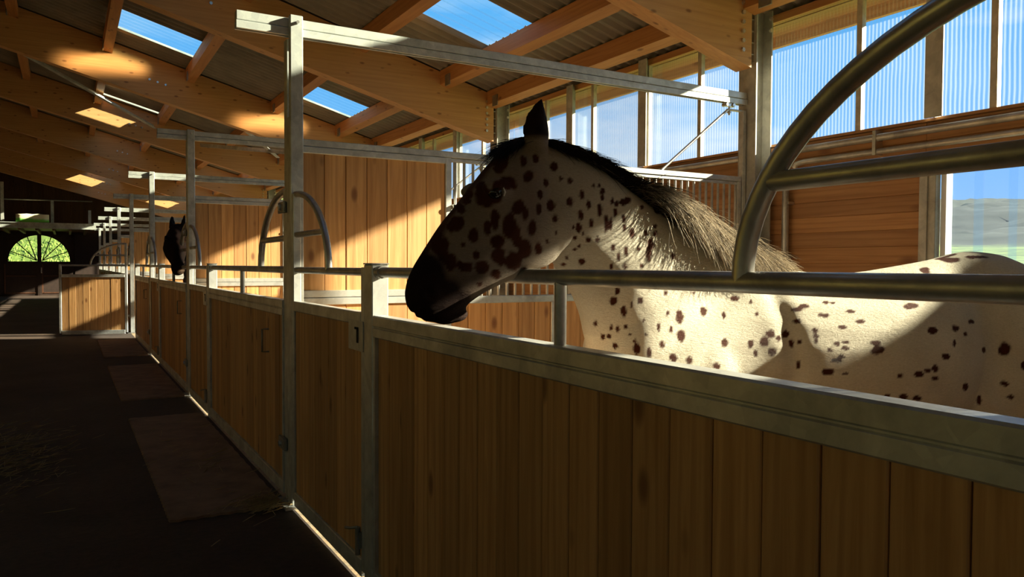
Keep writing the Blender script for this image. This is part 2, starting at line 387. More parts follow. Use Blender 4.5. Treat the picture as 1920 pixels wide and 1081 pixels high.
# ------------------------------------------------------------------ glulam beams, purlins, columns
def beam_z(x): return 3.081 + .265 * (4.06 - x)
bprof = [(4.655, 2.925), (4.655, rz(4.655) - .01), (RIDGE_X, rz(RIDGE_X)), (RIDGE_X, beam_z(RIDGE_X)), (4.5, beam_z(4.5))]
beam_me = MB().prism([(p[0], p[1]) for p in bprof], 'Y', -.08, .08).mesh('glulam', MT['glulam'])
hexm = MB().tube([(0, -.016, 0), (0, 0, 0)], .017, 6).mesh('bolt', MT['bolt'])
def bl(k): return ORD[k]
for k in range(K0, K1 + 1):
    yc = k * W + .05
    lab = {-1: 'glulam roof beam behind the camera', 0: 'glulam roof beam above the camera',
           1: 'nearest glulam roof beam, its bolted end at the column above the big curved tube',
           2: 'second glulam roof beam from the camera, bolted end above the spotted horse'}.get(k, f'{ORD[k]} glulam roof beam from the camera, crossing above the aisle')
    t = thing('roof_beam', lab, 'beam', (0, yc, 0), 'glulam beams under the roof')
    inst('timber', beam_me, t, (0, yc, 0))
    for i in range(6): inst('bolt', hexm, t, (4.555, yc - .08, 3.41 - i * .072))
    for i in range(3): inst('bolt', hexm, t, (1.10 + i * .11, yc - .08, 4.12 - i * .028))
    # knife plate between timber end and column
    kp = MB()
    for i in range(5): kp.box(4.655, 4.70, yc - .07, yc + .07, 3.03 + i * .09, 3.038 + i * .09)
    kp.box(4.69, 4.702, yc - .075, yc + .075, 2.98, 3.45); kp.obj('end_plate', MT['column'], t)
PURL = [4.62, 3.98, 2.93, 1.66, .55, -.6, -1.8, -3.0, -4.2]
bname = {1: 'between the first and second beams', 2: 'between the first and second beams'}
for j, x in enumerate(PURL):
    for k in range(1, K1 + 1):
        y0 = (k - 1) * W + .13 if k > K0 else Y_BACK; y1 = k * W - .03
        w2 = .06; mb = MB(); o = None
        zt = rz(x)
        mb.prism([(x - w2, rz(x - w2) - .17), (x + w2, rz(x + w2) - .17), (x + w2, rz(x + w2)), (x - w2, rz(x - w2))], 'Y', y0, y1)
        row = ['eave', 'second', 'third', 'fourth', 'fifth', 'sixth', 'seventh', 'eighth', 'ninth'][j]
        yc = (y0 + y1) / 2
        t = mb.obj('purlin', MT['purlin'], at=(x, yc, zt - .1))
        tag(t, f'timber purlin, {row} row from the window wall, in the {ORD[k] if k > 0 else "rear"} bay from the camera' if k > 0 else f'timber purlin behind the camera, {row} row', 'purlin', 'purlins under the roof sheets')
        # end bracket
        if k > 0 and j < 6:
            hb = MB(); hb.box(x - w2 - .012, x - w2, y1 - .28, y1 - .16, zt - .2, zt - .07); subp = hb.obj('bracket', MT['latch'], t, at=(x, yc, zt - .1))
def hcol(yc):
    mb = MB(); h = 3.40
    mb.box(4.70, 4.712, yc - .09, yc + .09, 0, h); mb.box(4.712, 4.868, yc - .005, yc + .005, 0, h); mb.box(4.868, 4.88, yc - .09, yc + .09, 0, h)
    return mb
col_me = hcol(0).mesh('i_section', MT['column'])
for k in range(K0, K1 + 1):
    yc = k * W + .05
    lab = {1: 'nearest galvanised steel column, behind the spotted horse', 2: 'second steel column, right behind the ears of the spotted horse'}.get(k, f'{ORD[k]} galvanised steel column from the camera along the window wall' if k > 0 else f'galvanised steel column {ORD[k]}')
    t = thing('steel_column', lab, 'column', (4.79, yc, 0), 'steel columns of the window wall')
    inst('i_section', col_me, t, (0, yc, 0))
    bp = MB().box(4.66, 4.92, yc - .12, yc + .12, 0, .015); bp.obj('base_plate', MT['column'], t)
    for i in range(2):
        inst('bolt', hexm, t, (4.85, yc - .09, 3.33 - i * .09))

# ------------------------------------------------------------------ right wall: planks, studs, twin-wall windows, paddock doors
wr_ = struct('wall_right', (4.95, 0, 0))
PH = .1165
pl_mesh = {}
def hplank(L_):
    key = round(L_, 2)
    if key not in pl_mesh: pl_mesh[key] = MB().box(-.02, .02, -L_ / 2, L_ / 2, 0, PH, .004).mesh('plank', MT['wallplank'])
    return pl_mesh[key]
XG = 5.0
wn = 0
for k in range(K0, K1 + 2):
    Yk = k * W + .05
    yl = max(Yk - W, Y_BACK); yr = min(Yk, Y_END)
    d0, d1 = Yk - 2.72, Yk - 1.43                      # paddock door opening... measured from next column
    segs = [(yl, d0 - .1), (d1 + .1, yr)]
    if k > K1: segs = [(yl, yr)]
    for a, b_ in segs:
        if k in (1, 2):
            for i in range(20):
                j = rnd.uniform(-.002, .002)
                inst('plank', hplank(b_ - a), wr_, (4.97 + j, (a + b_) / 2, i * PH))
        else:
            mb = MB()
            for i in range(20): mb.box(4.95, 4.99, a, b_, i * PH, (i + 1) * PH, .004)
            mb.obj('cladding', MT['wallplank'], wr_)
    if k <= K1:
        for i in (18, 19): inst('plank', hplank(d1 - d0 + .2), wr_, (4.97, (d0 + d1) / 2, i * PH))
        MB().box(4.94, 5.0, d0 - .1, d1 + .1, 2.04, 18 * PH).obj('lintel', MT['wallplank'], wr_)
        # paddock door: steel jambs and clear strips
        dt = struct(f'door_{k + 3}', (4.97, (d0 + d1) / 2, 0))
        for a, sg in ((d0, -1), (d1, 1)):
            lo, hi = (a - .115, a) if sg < 0 else (a, a + .115)
            jb = MB(); jb.box(4.90, 4.955, lo, hi, 0, 2.1, .004); jb.box(4.885, 4.90, lo + .05, lo + .062, 0, 2.1); jb.obj('door_jamb', MT['column'], dt)
            wj = MB(); wj.box(4.96, 5.03, *((a, a + .035) if sg < 0 else (a - .035, a)), 0, 2.04); wj.obj('door_lining', MT['whiteframe'] if 'whiteframe' in MT else MT.setdefault('whiteframe', plain('white_lining', (.85, .86, .88), .35, var=.05)), dt)
        y = d0 + .02; q = 0
        while y < d1 - .12:
            st = MB(); xo = 5.0 + (.012 if q % 2 else 0); nn = 5; V = []
            for i in range(nn + 1):
                yy = y + .26 * i / nn; bow = .008 * math.sin(PI * i / nn)
                V += [(xo + bow, yy, .03), (xo + bow, yy, 2.05), (xo + bow + .003, yy, .03), (xo + bow + .003, yy, 2.05)]
            Fc = []
            for i in range(nn): Fc += [(4 * i, 4 * i + 4, 4 * i + 5, 4 * i + 1), (4 * i + 2, 4 * i + 3, 4 * i + 7, 4 * i + 6)]
            st.add(V, Fc, True); st.obj('strip', MT['pvc'], dt); y += .205; q += 1
    # sill board and windows above the planks
    w_ = struct(f'window_{k + 2}', (XG, Yk - W / 2, 2.33))
    sb = MB(); sb.box(4.93, 5.05, yl, yr, 2.333, 2.352); sb.obj('sill', MT['wallplank'], w_)
    ztop = 3.34
    joints = [yl] + [Yk - o_ for o_ in (3.38, 2.66, 1.74, .80) if yl < Yk - o_ < yr] + [yr]
    for a, b_ in zip(joints[:-1], joints[1:]):
        p = MB(); p.box(XG - .004, XG + .004, a + .01, b_ - .01, 2.352, ztop); p.obj('pane', MT['poly'], w_)
    for jn in joints[1:-1]:
        g = MB(); g.box(XG - .03, XG + .012, jn - .022, jn + .022, 2.352, ztop); g.obj('glazing_bar', MT['alu'] if 'alu' in MT else MT.setdefault('alu', steel('aluminium_profile', (.60, .56, .47), .45, .45)), w_)
    for o_ in (2.66, 1.40):
        jn = Yk - o_
        if k <= K1:
            g = MB(); g.box(4.90, 4.912, jn - .06, jn + .06, 2.35, ztop + .05); g.box(4.912, 4.98, jn - .005, jn + .005, 2.35, ztop + .05); g.obj('stud', MT['column'], w_)
    hb = MB(); hb.box(XG - .03, XG + .03, yl, yr, ztop, ztop + .06); hb.obj('head_rail', MT['purlin'], w_)

# pipes along the sill
def pipe(name, pts, r, label, group=None, mat='tube', loc=None):
    o = MB().tube(pts, r, 12).obj(name, MT[mat], at=loc or pts[0]); return tag(o, label, 'pipe', group)
pipe('water_pipe', [(4.90, .3, 2.272), (4.90, 4.06, 2.272)], .026, 'upper galvanised pipe running along the window sill above the paddock door', 'pipes along the sill')
pp = pipe('water_pipe', [(4.90, .3, 2.175), (4.90, 3.86, 2.175), (4.90, 3.93, 2.165), (4.90, 3.95, 2.14)], .022, 'lower galvanised pipe below the window sill, ending in an elbow', 'pipes along the sill')
pv = pipe('drop_pipe', [(4.89, 4.02, .05), (4.89, 4.02, 2.10)], .027, 'vertical galvanised pipe on the plank wall beside the nearest column')
for z in (1.86, 1.3):
    MB().box(4.885, 4.95, 3.985, 4.0, z, z + .02).obj('clip', MT['bolt'], pv, at=(4.89, 4.02, .05))
pipe('water_pipe', [(4.90, 4.22, 2.272), (4.90, 8.0, 2.272)], .026, 'pipe along the sill seen through the bars behind the mane', 'pipes along the sill')
MB().box(4.86, 4.93, 4.0, 4.10, 2.20, 2.32, .01).obj('pipe_union', MT['latch'], bpy.data.objects['water_pipe'], at=(4.90, .3, 2.272))
for y in (3.25, 1.6):
    MB().box(4.868, 4.95, y - .012, y + .012, 2.15, 2.32).obj('pipe_clip', MT['bolt'], bpy.data.objects['water_pipe'], at=(4.90, .3, 2.272))

# ------------------------------------------------------------------ other walls
wl = MB(); wl.box(RIDGE_X - .1, RIDGE_X, Y_BACK, Y_END, 0, 1.3); wl.box(RIDGE_X - .1, RIDGE_X, Y_BACK, Y_END, 3.0, rz(RIDGE_X) + .2)
wl.box(RIDGE_X - .1, RIDGE_X, 8.4, Y_END, 1.3, 3.1)
for k in range(K0 - 1, 5): wl.box(RIDGE_X - .1, RIDGE_X, k * W - .2, k * W + .3, 1.3, 3.1)
wl.obj('wall_left', MT['plank'], kind='structure')
MT['amber'] = glassy('warm_fill_sheet', (1.0, .74, .46), .06, (.7, .55, .4), None)  # tinted warm only for the light it lets in
MB().box(RIDGE_X - .06, RIDGE_X - .05, Y_BACK, 8.4, 1.3, 3.0).obj('window_12', MT['amber'], kind='structure')  # added band in the unseen wall, brings warm light into the aisle
wb = MB(); wb.prism([(-2.2, 0), (-2.2, 2.2), (-.9, 2.2), (-.9, 0), (5.0, 0), (5.0, rz(5.0)), (RIDGE_X, rz(RIDGE_X) + .02), (RIDGE_X, 0)], 'Y', Y_BACK - .1, Y_BACK); wb.obj('wall_back', MT['plank'], kind='structure')  # open doorway added behind the camera to light the aisle
# far gable with the arched double door
CX, CZ, RR = -1.0, 1.45, 1.13
ew = struct('wall_front', (0, Y_END, 0))
mb = MB(); ZM = 2.72
NS = 24
arc = [(CX + RR * math.cos(PI * i / NS), CZ + RR * math.sin(PI * i / NS)) for i in range(NS + 1)]
# ring of quads from the arc to the bounding outline (x -2.6..0.6, z CZ..2.72)
X0, X1 = CX - 1.55, CX + 1.55
outl = []
for i in range(NS + 1):
    a = PI * i / NS; c, s_ = math.cos(a), math.sin(a); t_ = min(1.55 / max(abs(c), 1e-6), (ZM - CZ) / max(s_, 1e-6)); outl.append((CX + c * t_, CZ + s_ * t_))
for y in (Y_END, Y_END + .06):
    V = [(p[0], y, p[1]) for p in arc] + [(p[0], y, p[1]) for p in outl]
    mb.add(V, [(i, i + 1, NS + 2 + i, NS + 1 + i) for i in range(NS)])
V = [(p[0], Y_END, p[1]) for p in arc] + [(p[0], Y_END + .06, p[1]) for p in arc]
mb.add(V, [(i, i + 1, NS + 2 + i, NS + 1 + i) for i in range(NS)])
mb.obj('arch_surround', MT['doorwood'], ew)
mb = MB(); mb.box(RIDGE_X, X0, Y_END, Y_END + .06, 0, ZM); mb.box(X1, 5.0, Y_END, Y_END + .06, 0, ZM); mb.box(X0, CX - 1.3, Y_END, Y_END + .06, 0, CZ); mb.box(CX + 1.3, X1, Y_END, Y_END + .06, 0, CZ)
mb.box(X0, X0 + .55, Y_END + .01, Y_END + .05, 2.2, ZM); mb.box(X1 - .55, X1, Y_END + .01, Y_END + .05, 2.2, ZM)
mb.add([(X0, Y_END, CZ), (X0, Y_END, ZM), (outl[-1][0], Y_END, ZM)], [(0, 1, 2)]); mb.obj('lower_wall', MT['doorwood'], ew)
for i in range(46):
    x = RIDGE_X + i * .21
    if x > 4.9: break
    top = rz(x + .1) - .02
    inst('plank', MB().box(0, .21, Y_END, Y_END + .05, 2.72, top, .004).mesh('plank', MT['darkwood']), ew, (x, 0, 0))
dd = struct('door_1', (CX, Y_END, 0))
for sgn in (-1, 1):
    a, b_ = (CX - 1.32, CX - .03) if sgn < 0 else (CX + .03, CX + 1.32)
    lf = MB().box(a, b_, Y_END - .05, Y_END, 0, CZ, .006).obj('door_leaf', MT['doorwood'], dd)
    subpart(MB().box(a + .12, b_ - .12, Y_END - .075, Y_END - .05, .82, .86).box(a + .12, b_ - .12, Y_END - .075, Y_END - .05, .1, .14).box(a + .05, a + .1, Y_END - .075, Y_END - .05, .1, 1.35), 'batten', MT['darkwood'], lf)
    for q in (22.5, 45, 67.5):
        an = math.radians(q); ex = CX + sgn * RR * math.cos(an); ez = CZ + RR * math.sin(an); sx_ = CX + sgn * .1; sz = CZ + .05
        MB().tube([(sx_, Y_END + .02, sz), (ex, Y_END + .02, ez)], .022, 6).obj('muntin', MT['doorwood'], dd)
    ga = [(CX, CZ)] + [(CX + sgn * RR * math.sin(PI / 2 * i / 12), CZ + RR * math.cos(PI / 2 * i / 12)) for i in range(13)]
    MB().prism(ga, 'Y', Y_END + .03, Y_END + .036).obj('pane', MT['glass'], dd)
MB().box(CX - .075, CX + .075, Y_END - .09, Y_END + .02, 0, CZ + RR + .04).obj('meeting_post', MT['doorwood'], dd)
MB().box(CX - 1.3, CX + 1.3, Y_END - .06, Y_END + .02, CZ - .05, CZ + .01).obj('transom', MT['doorwood'], dd)
MB().box(CX + .05, CX + .09, Y_END - .12, Y_END - .08, .95, 1.2).obj('door_handle', MT['bolt'], dd)
for x in (CX - 1.37, CX + 1.37): MB().box(x - .05, x + .05, Y_END - .08, Y_END, 0, 2.66).obj('door_frame', MT['doorwood'], dd)
# mezzanine
mz = thing('mezzanine', 'storage loft over the arched door at the far end of the aisle', 'loft', (-1.5, 34.0, 2.55))
MB().box(RIDGE_X + .05, .98, 33.7, Y_END - .06, 2.75, 2.81).obj('deck', MT['darkwood'], mz)
MB().box(RIDGE_X + .05, 1.0, 33.62, 33.64, 2.68, 2.90).box(RIDGE_X + .05, 1.0, 33.56, 33.70, 2.88, 2.90).box(RIDGE_X + .05, 1.0, 33.56, 33.70, 2.68, 2.70).obj('edge_beam', MT['steel'], mz)
for i in range(10): MB().box(RIDGE_X + .3 + i * .55, RIDGE_X + .38 + i * .55, 33.72, Y_END - .06, 2.62, 2.75).obj('joist', MT['darkwood'], mz)
MB().tube([(-3.6, 34.2, 3.75), (.9, 34.2, 3.80)], .025, 8).obj('guard_rail', MT['latch'], mz)
for x, h in ((-2.05, 4.4), (-.45, 3.78), (.80, 3.45)): MB().box(x - .05, x + .05, 34.15, 34.25, 2.81, h).obj('post', MT['column'], mz)
bgm, nt, b, out = new_mat('bag_cloth'); mp = coords(nt, False); sx = N(nt, 'ShaderNodeSeparateXYZ'); L(nt, mp.outputs[0], sx.inputs[0])
n = noise(nt, mp.outputs[0], 3, 4); ad = N(nt, 'ShaderNodeMath', operation='MULTIPLY_ADD'); L(nt, n.outputs['Fac'], ad.inputs[0]); ad.inputs[1].default_value = .2; L(nt, sx.outputs['Z'], ad.inputs[2])
r = ramp(nt, [(.0, (.12, .60, .06)), (.19, (.2, .62, .08)), (.27, (.85, .78, .55))]); L(nt, ad.outputs[0], r.inputs['Fac']); L(nt, r.outputs[0], b.inputs['Base Color']); b.inputs['Roughness'].default_value = .7
bb = MB()
bm = bmesh.new(); bmesh.ops.create_cube(bm, size=1); bmesh.ops.subdivide_edges(bm, edges=bm.edges, cuts=5, use_grid_fill=True)
for v in bm.verts:
    c = v.co; rr_ = 1 - .12 * (abs(c.x * 2) ** 6) ; jit = .012 * math.sin(c.x * 19 + c.z * 11)
    v.co = (c.x * 1.05, c.y * .5 * (1 - .1 * abs(c.x * 2) ** 4) + jit, (c.z * .30) * rr_ + jit)
bm.verts.index_update(); bb.add([tuple(v.co + Vector((-1.08, 33.85, 3.06))) for v in bm.verts], [tuple(v.index for v in f.verts) for f in bm.faces], True); bm.free()
tag(bb.obj('straw_bale', bgm, at=(-1.08, 33.85, 2.91)), 'pale wrapped bale with a green lower half on the loft edge', 'bale')

# roof wind braces (flat steel)
def brace(p, q, lab, w=.035):
    p, q = Vector(p), Vector(q); d = (q - p).normalized(); s_ = d.cross(Vector((0, 0, 1))).normalized() * w; u_ = Vector((0, 0, w))
    mb = MB(); V = [p - s_, p + s_, q + s_, q - s_, p - s_ + Vector((0, 0, .006)), p + s_ + Vector((0, 0, .006)), q + s_ + Vector((0, 0, .006)), q - s_ + Vector((0, 0, .006)),
                    p - s_, p - s_ + u_ * 2, q - s_ + u_ * 2, q - s_]
    mb.add(V, [(0, 1, 2, 3), (4, 7, 6, 5), (0, 4, 5, 1), (2, 6, 7, 3), (1, 5, 6, 2), (0, 3, 7, 4), (8, 9, 10, 11)])
    return tag(mb.obj('wind_brace', MT['steel'], at=p), lab, 'brace', 'steel wind braces under the roof')
brace((-1.0, 13.85, 4.80), (1.55, 16.6, 4.04), 'long diagonal steel brace under the roof at the upper left, sun on its middle')
brace((2.3, 13.3, 3.85), (3.6, 15.2, 3.45), 'short diagonal steel brace seen left of the nearest stall post')
brace((4.4, 12.9, 3.2), (2.4, 16.6, 3.75), 'steel brace crossing behind the second overhead rail')

# ------------------------------------------------------------------ stall fronts
XF = 1.087
PW = .1262
TZ, TR = 1.340, .021
vplank_cache = {}
def vplank(z0, z1, w=PW, d=.022, mat='plank'):
    key = (round(z0, 3), round(z1, 3), round(w, 3), d)
    if key not in vplank_cache: vplank_cache[key] = MB().box(-d / 2, d / 2, -w / 2 + .0016, w / 2 - .0016, z0, z1, .003).mesh('plank', MT[mat])
    return vplank_cache[key]
def arc_pts(yc, zc, ry, rzz, y_sign, n=16, x=XF + .03):
    """quarter ellipse from the top of the stile (yc) down to the tube"""
    return [(x, yc + y_sign * ry * math.sin(PI / 2 * i / n), zc + rzz * math.cos(PI / 2 * i / n)) for i in range(n + 1)]
def fixed_panel(Y0, Y1, label, group, arch_at=None):
    t = thing('stall_barrier', label, 'stall barrier', (XF, Y0, 0), group)
    n = int(round((Y1 - Y0 - .04) / PW)); w = (Y1 - Y0 - .03) / n
    r = MB()      # double cap rail with a groove
    r.prism([(XF - .004, 1.1215), (XF - .004, 1.158), (XF + .001, 1.163), (XF + .050, 1.163), (XF + .054, 1.158), (XF + .054, 1.1215), (XF + .05, 1.1175), (XF, 1.1175)], 'Y', Y0, Y1)
    r.prism([(XF + .002, 1.118), (XF + .002, 1.112), (XF + .048, 1.112), (XF + .048, 1.118)], 'Y', Y0, Y1)
    r.prism([(XF - .004, 1.077), (XF - .004, 1.110), (XF, 1.1135), (XF + .05, 1.1135), (XF + .054, 1.110), (XF + .054, 1.077), (XF + .05, 1.073), (XF, 1.073)], 'Y', Y0, Y1)
    r.obj('cap_rail', MT['steel'], t)
    MB().box(XF - .002, XF + .052, Y0, Y1, .03, .10, .003).obj('bottom_rail', MT['steel'], t)
    for ye in (Y0, Y1 - .02): MB().box(XF - .001, XF + .045, ye, ye + .02, .1, 1.075).obj('stile', MT['steel'], t)
    MB().box(XF + .022, XF + .030, Y0 + .015, Y1 - .015, .06, 1.09).obj('core_board', MT['darkwood'], t)
    for i in range(n):
        inst('plank', vplank(.085, 1.085, w), t, (XF + .026 + rnd.uniform(-.0018, .0018), Y0 + .015 + w * (i + .5), 0))
    MB().tube([(XF + .03, Y0 - .02, TZ), (XF + .03, Y1 + .008, TZ)], TR, 16).obj('top_tube', MT['tube'], t)
    ym = (Y0 + Y1) / 2 + .0
    MB().tube([(XF + .03, ym, 1.163), (XF + .03, ym, TZ - .012)], .0165, 14).obj('support_post', MT['tube'], t)
    # arch at the Y0 end (far side of the main post)
    a = MB(); ap = [(XF + .03, Y0 + .01, 1.80)] + arc_pts(Y0 + .01, TZ, .70, .46, 1, 18)[1:]
    a.tube(ap, .021, 14); a.obj('arch_tube', MT['tube'], t)
    q = math.sqrt(max(0, 1 - (.185 / .46) ** 2)) * .70
    MB().tube([(XF + .03, Y0 + .0, TZ + .185), (XF + .03, Y0 + q + .01, TZ + .185)], .0185, 12).obj('arch_bar', MT['tube'], t)
    MB().box(XF + .008, XF + .052, Y0 - .03, Y0 + .014, .03, 1.80, .003).obj('arch_stile', MT['steel'], t)
    # bolt handle and hinge plate near the main post
    hy = Y0 + .22
    if Y0 > 3: h = MB(); h.tube([(XF - .004, hy + .12, .97), (XF - .045, hy + .12, .97), (XF - .045, hy + .12, .83), (XF - .004, hy + .12, .83)], .006, 8); h.obj('pull_handle', MT['latch'], t)
    MB().box(XF - .018, XF - .002, Y0 - .10, Y0 + .035, 1.665, 1.73, .003).obj('hinge_plate', MT['latch'], t)
    MB().tube([(XF - .03, Y0 - .03, 1.698), (XF - .015, Y0 - .03, 1.698)], .017, 8).obj('hinge_bolt', MT['bolt'], t)
    MB().box(XF - .02, XF, Y0 - .10, Y0 + .035, .30, .37, .003).obj('hinge_plate', MT['latch'], t)
    MB().tube([(XF - .035, Y0 - .03, .335), (XF - .015, Y0 - .03, .335)], .016, 8).obj('hinge_bolt', MT['bolt'], t)
    return t
def stall_door(Y0, Y1, label, group):
    """hinged at Y1 (main post side)"""
    t = thing('stall_door', label, 'stall door', (XF, Y1, 0), group)
    MB().box(XF, XF + .042, Y1 - .045, Y1, .05, 1.765, .003).obj('hinge_stile', MT['steel'], t)
    MB().box(XF, XF + .042, Y0, Y0 + .04, .05, TZ + .02, .003).obj('latch_stile', MT['steel'], t)
    MB().box(XF - .002, XF + .044, Y0 + .04, Y1 - .045, 1.112, 1.168, .004).obj('cap_rail', MT['steel'], t)
    MB().box(XF - .002, XF + .044, Y0 + .04, Y1 - .045, .022, .10, .004).obj('bottom_rail', MT['steel'], t)
    n = 9; w = (Y1 - Y0 - .095) / n
    MB().box(XF + .018, XF + .025, Y0 + .03, Y1 - .04, .06, 1.12).obj('core_board', MT['darkwood'], t)
    for i in range(n): inst('plank', vplank(.09, 1.125, w), t, (XF + .021 + rnd.uniform(-.0018, .0018), Y0 + .045 + w * (i + .5), 0))
    MB().tube([(XF + .021, Y0 + .02, TZ), (XF + .021, Y1 - .02, TZ)], .018, 12).obj('top_tube', MT['tube'], t)
    ap = [(XF + .021, Y1 - .02, 1.76)] + arc_pts(Y1 - .02, TZ, .62, .42, -1, 16, XF + .021)[1:]
    MB().tube(ap, .018, 12).obj('arch_tube', MT['tube'], t)
    q = math.sqrt(1 - (.195 / .42) ** 2) * .62
    MB().tube([(XF + .021, Y1 - .03, TZ + .195), (XF + .021, Y1 - .02 - q, TZ + .195)], .0165, 10).obj('arch_bar', MT['tube'], t)
    lp = MB(); lp.box(XF - .006, XF - .001, Y0 + .0, Y0 + .19, 1.0, 1.13, .001); lpo = lp.obj('latch_plate', MT['steel'], t)
    subpart(MB().box(XF - .009, XF - .006, Y0 + .055, Y0 + .075, 1.035, 1.10).box(XF - .009, XF - .006, Y0 + .055, Y0 + .10, 1.092, 1.102), 'latch_slot', plain('dark_slot', (.01, .01, .01), .8), lpo)
    fb = MB(); fb.tube([(XF - .012, Y0 + .05, .24), (XF - .012, Y0 + .05, .12)], .012, 8); fb.tube([(XF - .012, Y0 + .05, .24), (XF - .04, Y0 + .07, .235), (XF - .04, Y0 + .13, .22)], .006, 8)
    fb.box(XF - .012, XF, Y0 + .03, Y0 + .075, .15, .22); fb.obj('foot_bolt', MT['latch'], t)
    return t
def stall_post(k):
    Yk = k * W
    lab = {1: 'nearest tall galvanised stall post between the two curved tubes', 2: 'second tall stall post along the aisle, right of the dark horse'}.get(k, f'{ORD[k]} tall stall post from the camera along the aisle' if k > 0 else f'tall stall post {ORD[k]}')
    t = thing('stall_post', lab, 'post', (XF, Yk, 0), 'tall posts of the stall fronts')
    MB().box(XF, XF + .071, Yk, Yk + .04, 0, 2.757, .004).obj('front_post', MT['steel'], t)
    MB().box(XF + .004, XF + .05, Yk + .1, Yk + .165, 0, 2.648, .004).obj('rear_post', MT['steel'], t)
    MB().box(XF + .002, XF + .05, Yk + .04, Yk + .10, 0, 2.2).obj('filler', MT['steel'], t)
    MB().tube([(XF + .038, Yk - .02, 2.715), (XF + .038, Yk, 2.715)], .009, 10).obj('bolt', MT['bolt'], t)
    MB().box(XF - .05, XF + .12, Yk - .05, Yk + .2, 0, .012).obj('base_plate', MT['latch'], t)
def track(k):
    Y = k * W + .042
    lab = {1: 'nearest overhead rail, running from the tall post to the column over the horse', 2: 'second overhead rail from the camera'}.get(k, f'{ORD[k]} overhead rail from the camera' if k > 0 else f'overhead rail {ORD[k]}')
    t = thing('overhead_rail', lab, 'rail', (2.7, Y, 2.7), 'overhead rails across the stalls')
    MB().box(.809, 4.69, Y, Y + .05, 2.697, 2.748, .003).obj('upper_bar', MT['steel'], t)
    c = MB(); c.prism([(Y - .004, 2.652), (Y - .004, 2.690), (Y, 2.694), (Y + .05, 2.694), (Y + .054, 2.69), (Y + .054, 2.652), (Y + .035, 2.652), (Y + .035, 2.657), (Y + .049, 2.657), (Y + .049, 2.688), (Y + .001, 2.688), (Y + .001, 2.657), (Y + .015, 2.657), (Y + .015, 2.652)], 'X', .809, 4.69)
    c.obj('channel', MT['steel'], t)
def partition(k):
    Y = k * W + .045
    lab = {1: 'partition behind the spotted horse, tall planks left and steel bars right', 2: 'second plank partition along the aisle, between the dark horse and the spotted horse'}.get(k, f'{ORD[k]} plank and bar partition from the camera' if k > 0 else f'partition {ORD[k]}')
    t = thing('stall_partition', lab, 'partition', (1.18, Y, 0), 'partitions between the stalls')
    d = .044
    def B(name, x0, x1, z0, z1, y0=0, y1=d, bev=.003): return MB().box(x0, x1, Y + y0, Y + y1, z0, z1, bev).obj(name, MT['steel'], t)
    B('top_rail', 1.165, 4.64, 2.045, 2.083); B('top_rail', 1.165, 2.06, 2.005, 2.043, -.003, d)
    B('mid_rail', 1.165, 2.06, 1.182, 1.222); B('mid_rail', 1.165, 2.06, 1.138, 1.179, -.003, d)
    B('stile', 2.06, 2.10, 0, 2.045)
    B('low_rail', 2.10, 4.64, 1.126, 1.173); B('low_rail', 2.10, 4.64, 2.02, 2.043, .008, .036)
    B('foot_rail', 1.165, 4.64, .03, .09); B('stile', 2.855, 2.885, .09, 1.126); B('stile', 4.605, 4.64, .03, 2.045)
    B('hanger', 4.655, 4.69, 1.0, 2.608); B('hanger_arm', 4.50, 4.66, 2.596, 2.608, .004, .04)
    MB().tube([(4.505, Y + .02, 2.60), (3.83, Y + .02, 2.085)], .011, 8).obj('diagonal_brace', MT['bolt'], t)
    tr = MB(); tr.tube([(4.52, Y + .022, 2.56), (4.52, Y + .022, 2.65)], .008, 8); tr.tube([(4.48, Y - .004, 2.637), (4.48, Y + .05, 2.637)], .014, 10); tr.tube([(4.55, Y - .004, 2.637), (4.55, Y + .05, 2.637)], .014, 10)
    tr.box(4.46, 4.57, Y + .008, Y + .036, 2.625, 2.65); tr.tube([(4.52, Y + .022, 2.575), (4.52, Y + .022, 2.59)], .016, 6); tr.obj('trolley', MT['bolt'], t)
    def vp(z0, z1, x, w):
        key = ('p', z0, z1, round(w, 4))
        if key not in vplank_cache: vplank_cache[key] = MB().box(-w / 2 + .0016, w / 2 - .0016, -.011, .011, z0, z1, .003).mesh('plank', MT['plank'])
        inst('plank', vplank_cache[key], t, (x, Y + .022 + rnd.uniform(-.0015, .0015), 0))
    MB().box(1.165, 2.06, Y + .019, Y + .025, .06, 2.01).box(2.10, 4.605, Y + .019, Y + .025, .06, 1.13).obj('core_board', MT['darkwood'], t)
    n = 7; w = (2.06 - 1.165) / n
    for i in range(n): vp(1.215, 2.01, 1.165 + w * (i + .5), w); vp(.08, 1.145, 1.165 + w * (i + .5), w)
    n = 20; w = (4.605 - 2.10) / n
    for i in range(n): vp(.08, 1.13, 2.10 + w * (i + .5), w)
    key = 'bar'
    if key not in vplank_cache: vplank_cache[key] = MB().tube([(0, 0, 1.165), (0, 0, 2.03)], .0095, 8).mesh('bar', MT['tube'])
    x = 2.135
    while x < 4.6: inst('bar', vplank_cache[key], t, (x, Y + .022, 0)); x += .0632
    MB().tube([(2.115, Y - .02, 1.74), (2.115, Y + .03, 1.74)], .016, 8).box(2.105, 2.15, Y - .02, Y - .005, 1.73, 1.75).obj('latch', MT['latch'], t)
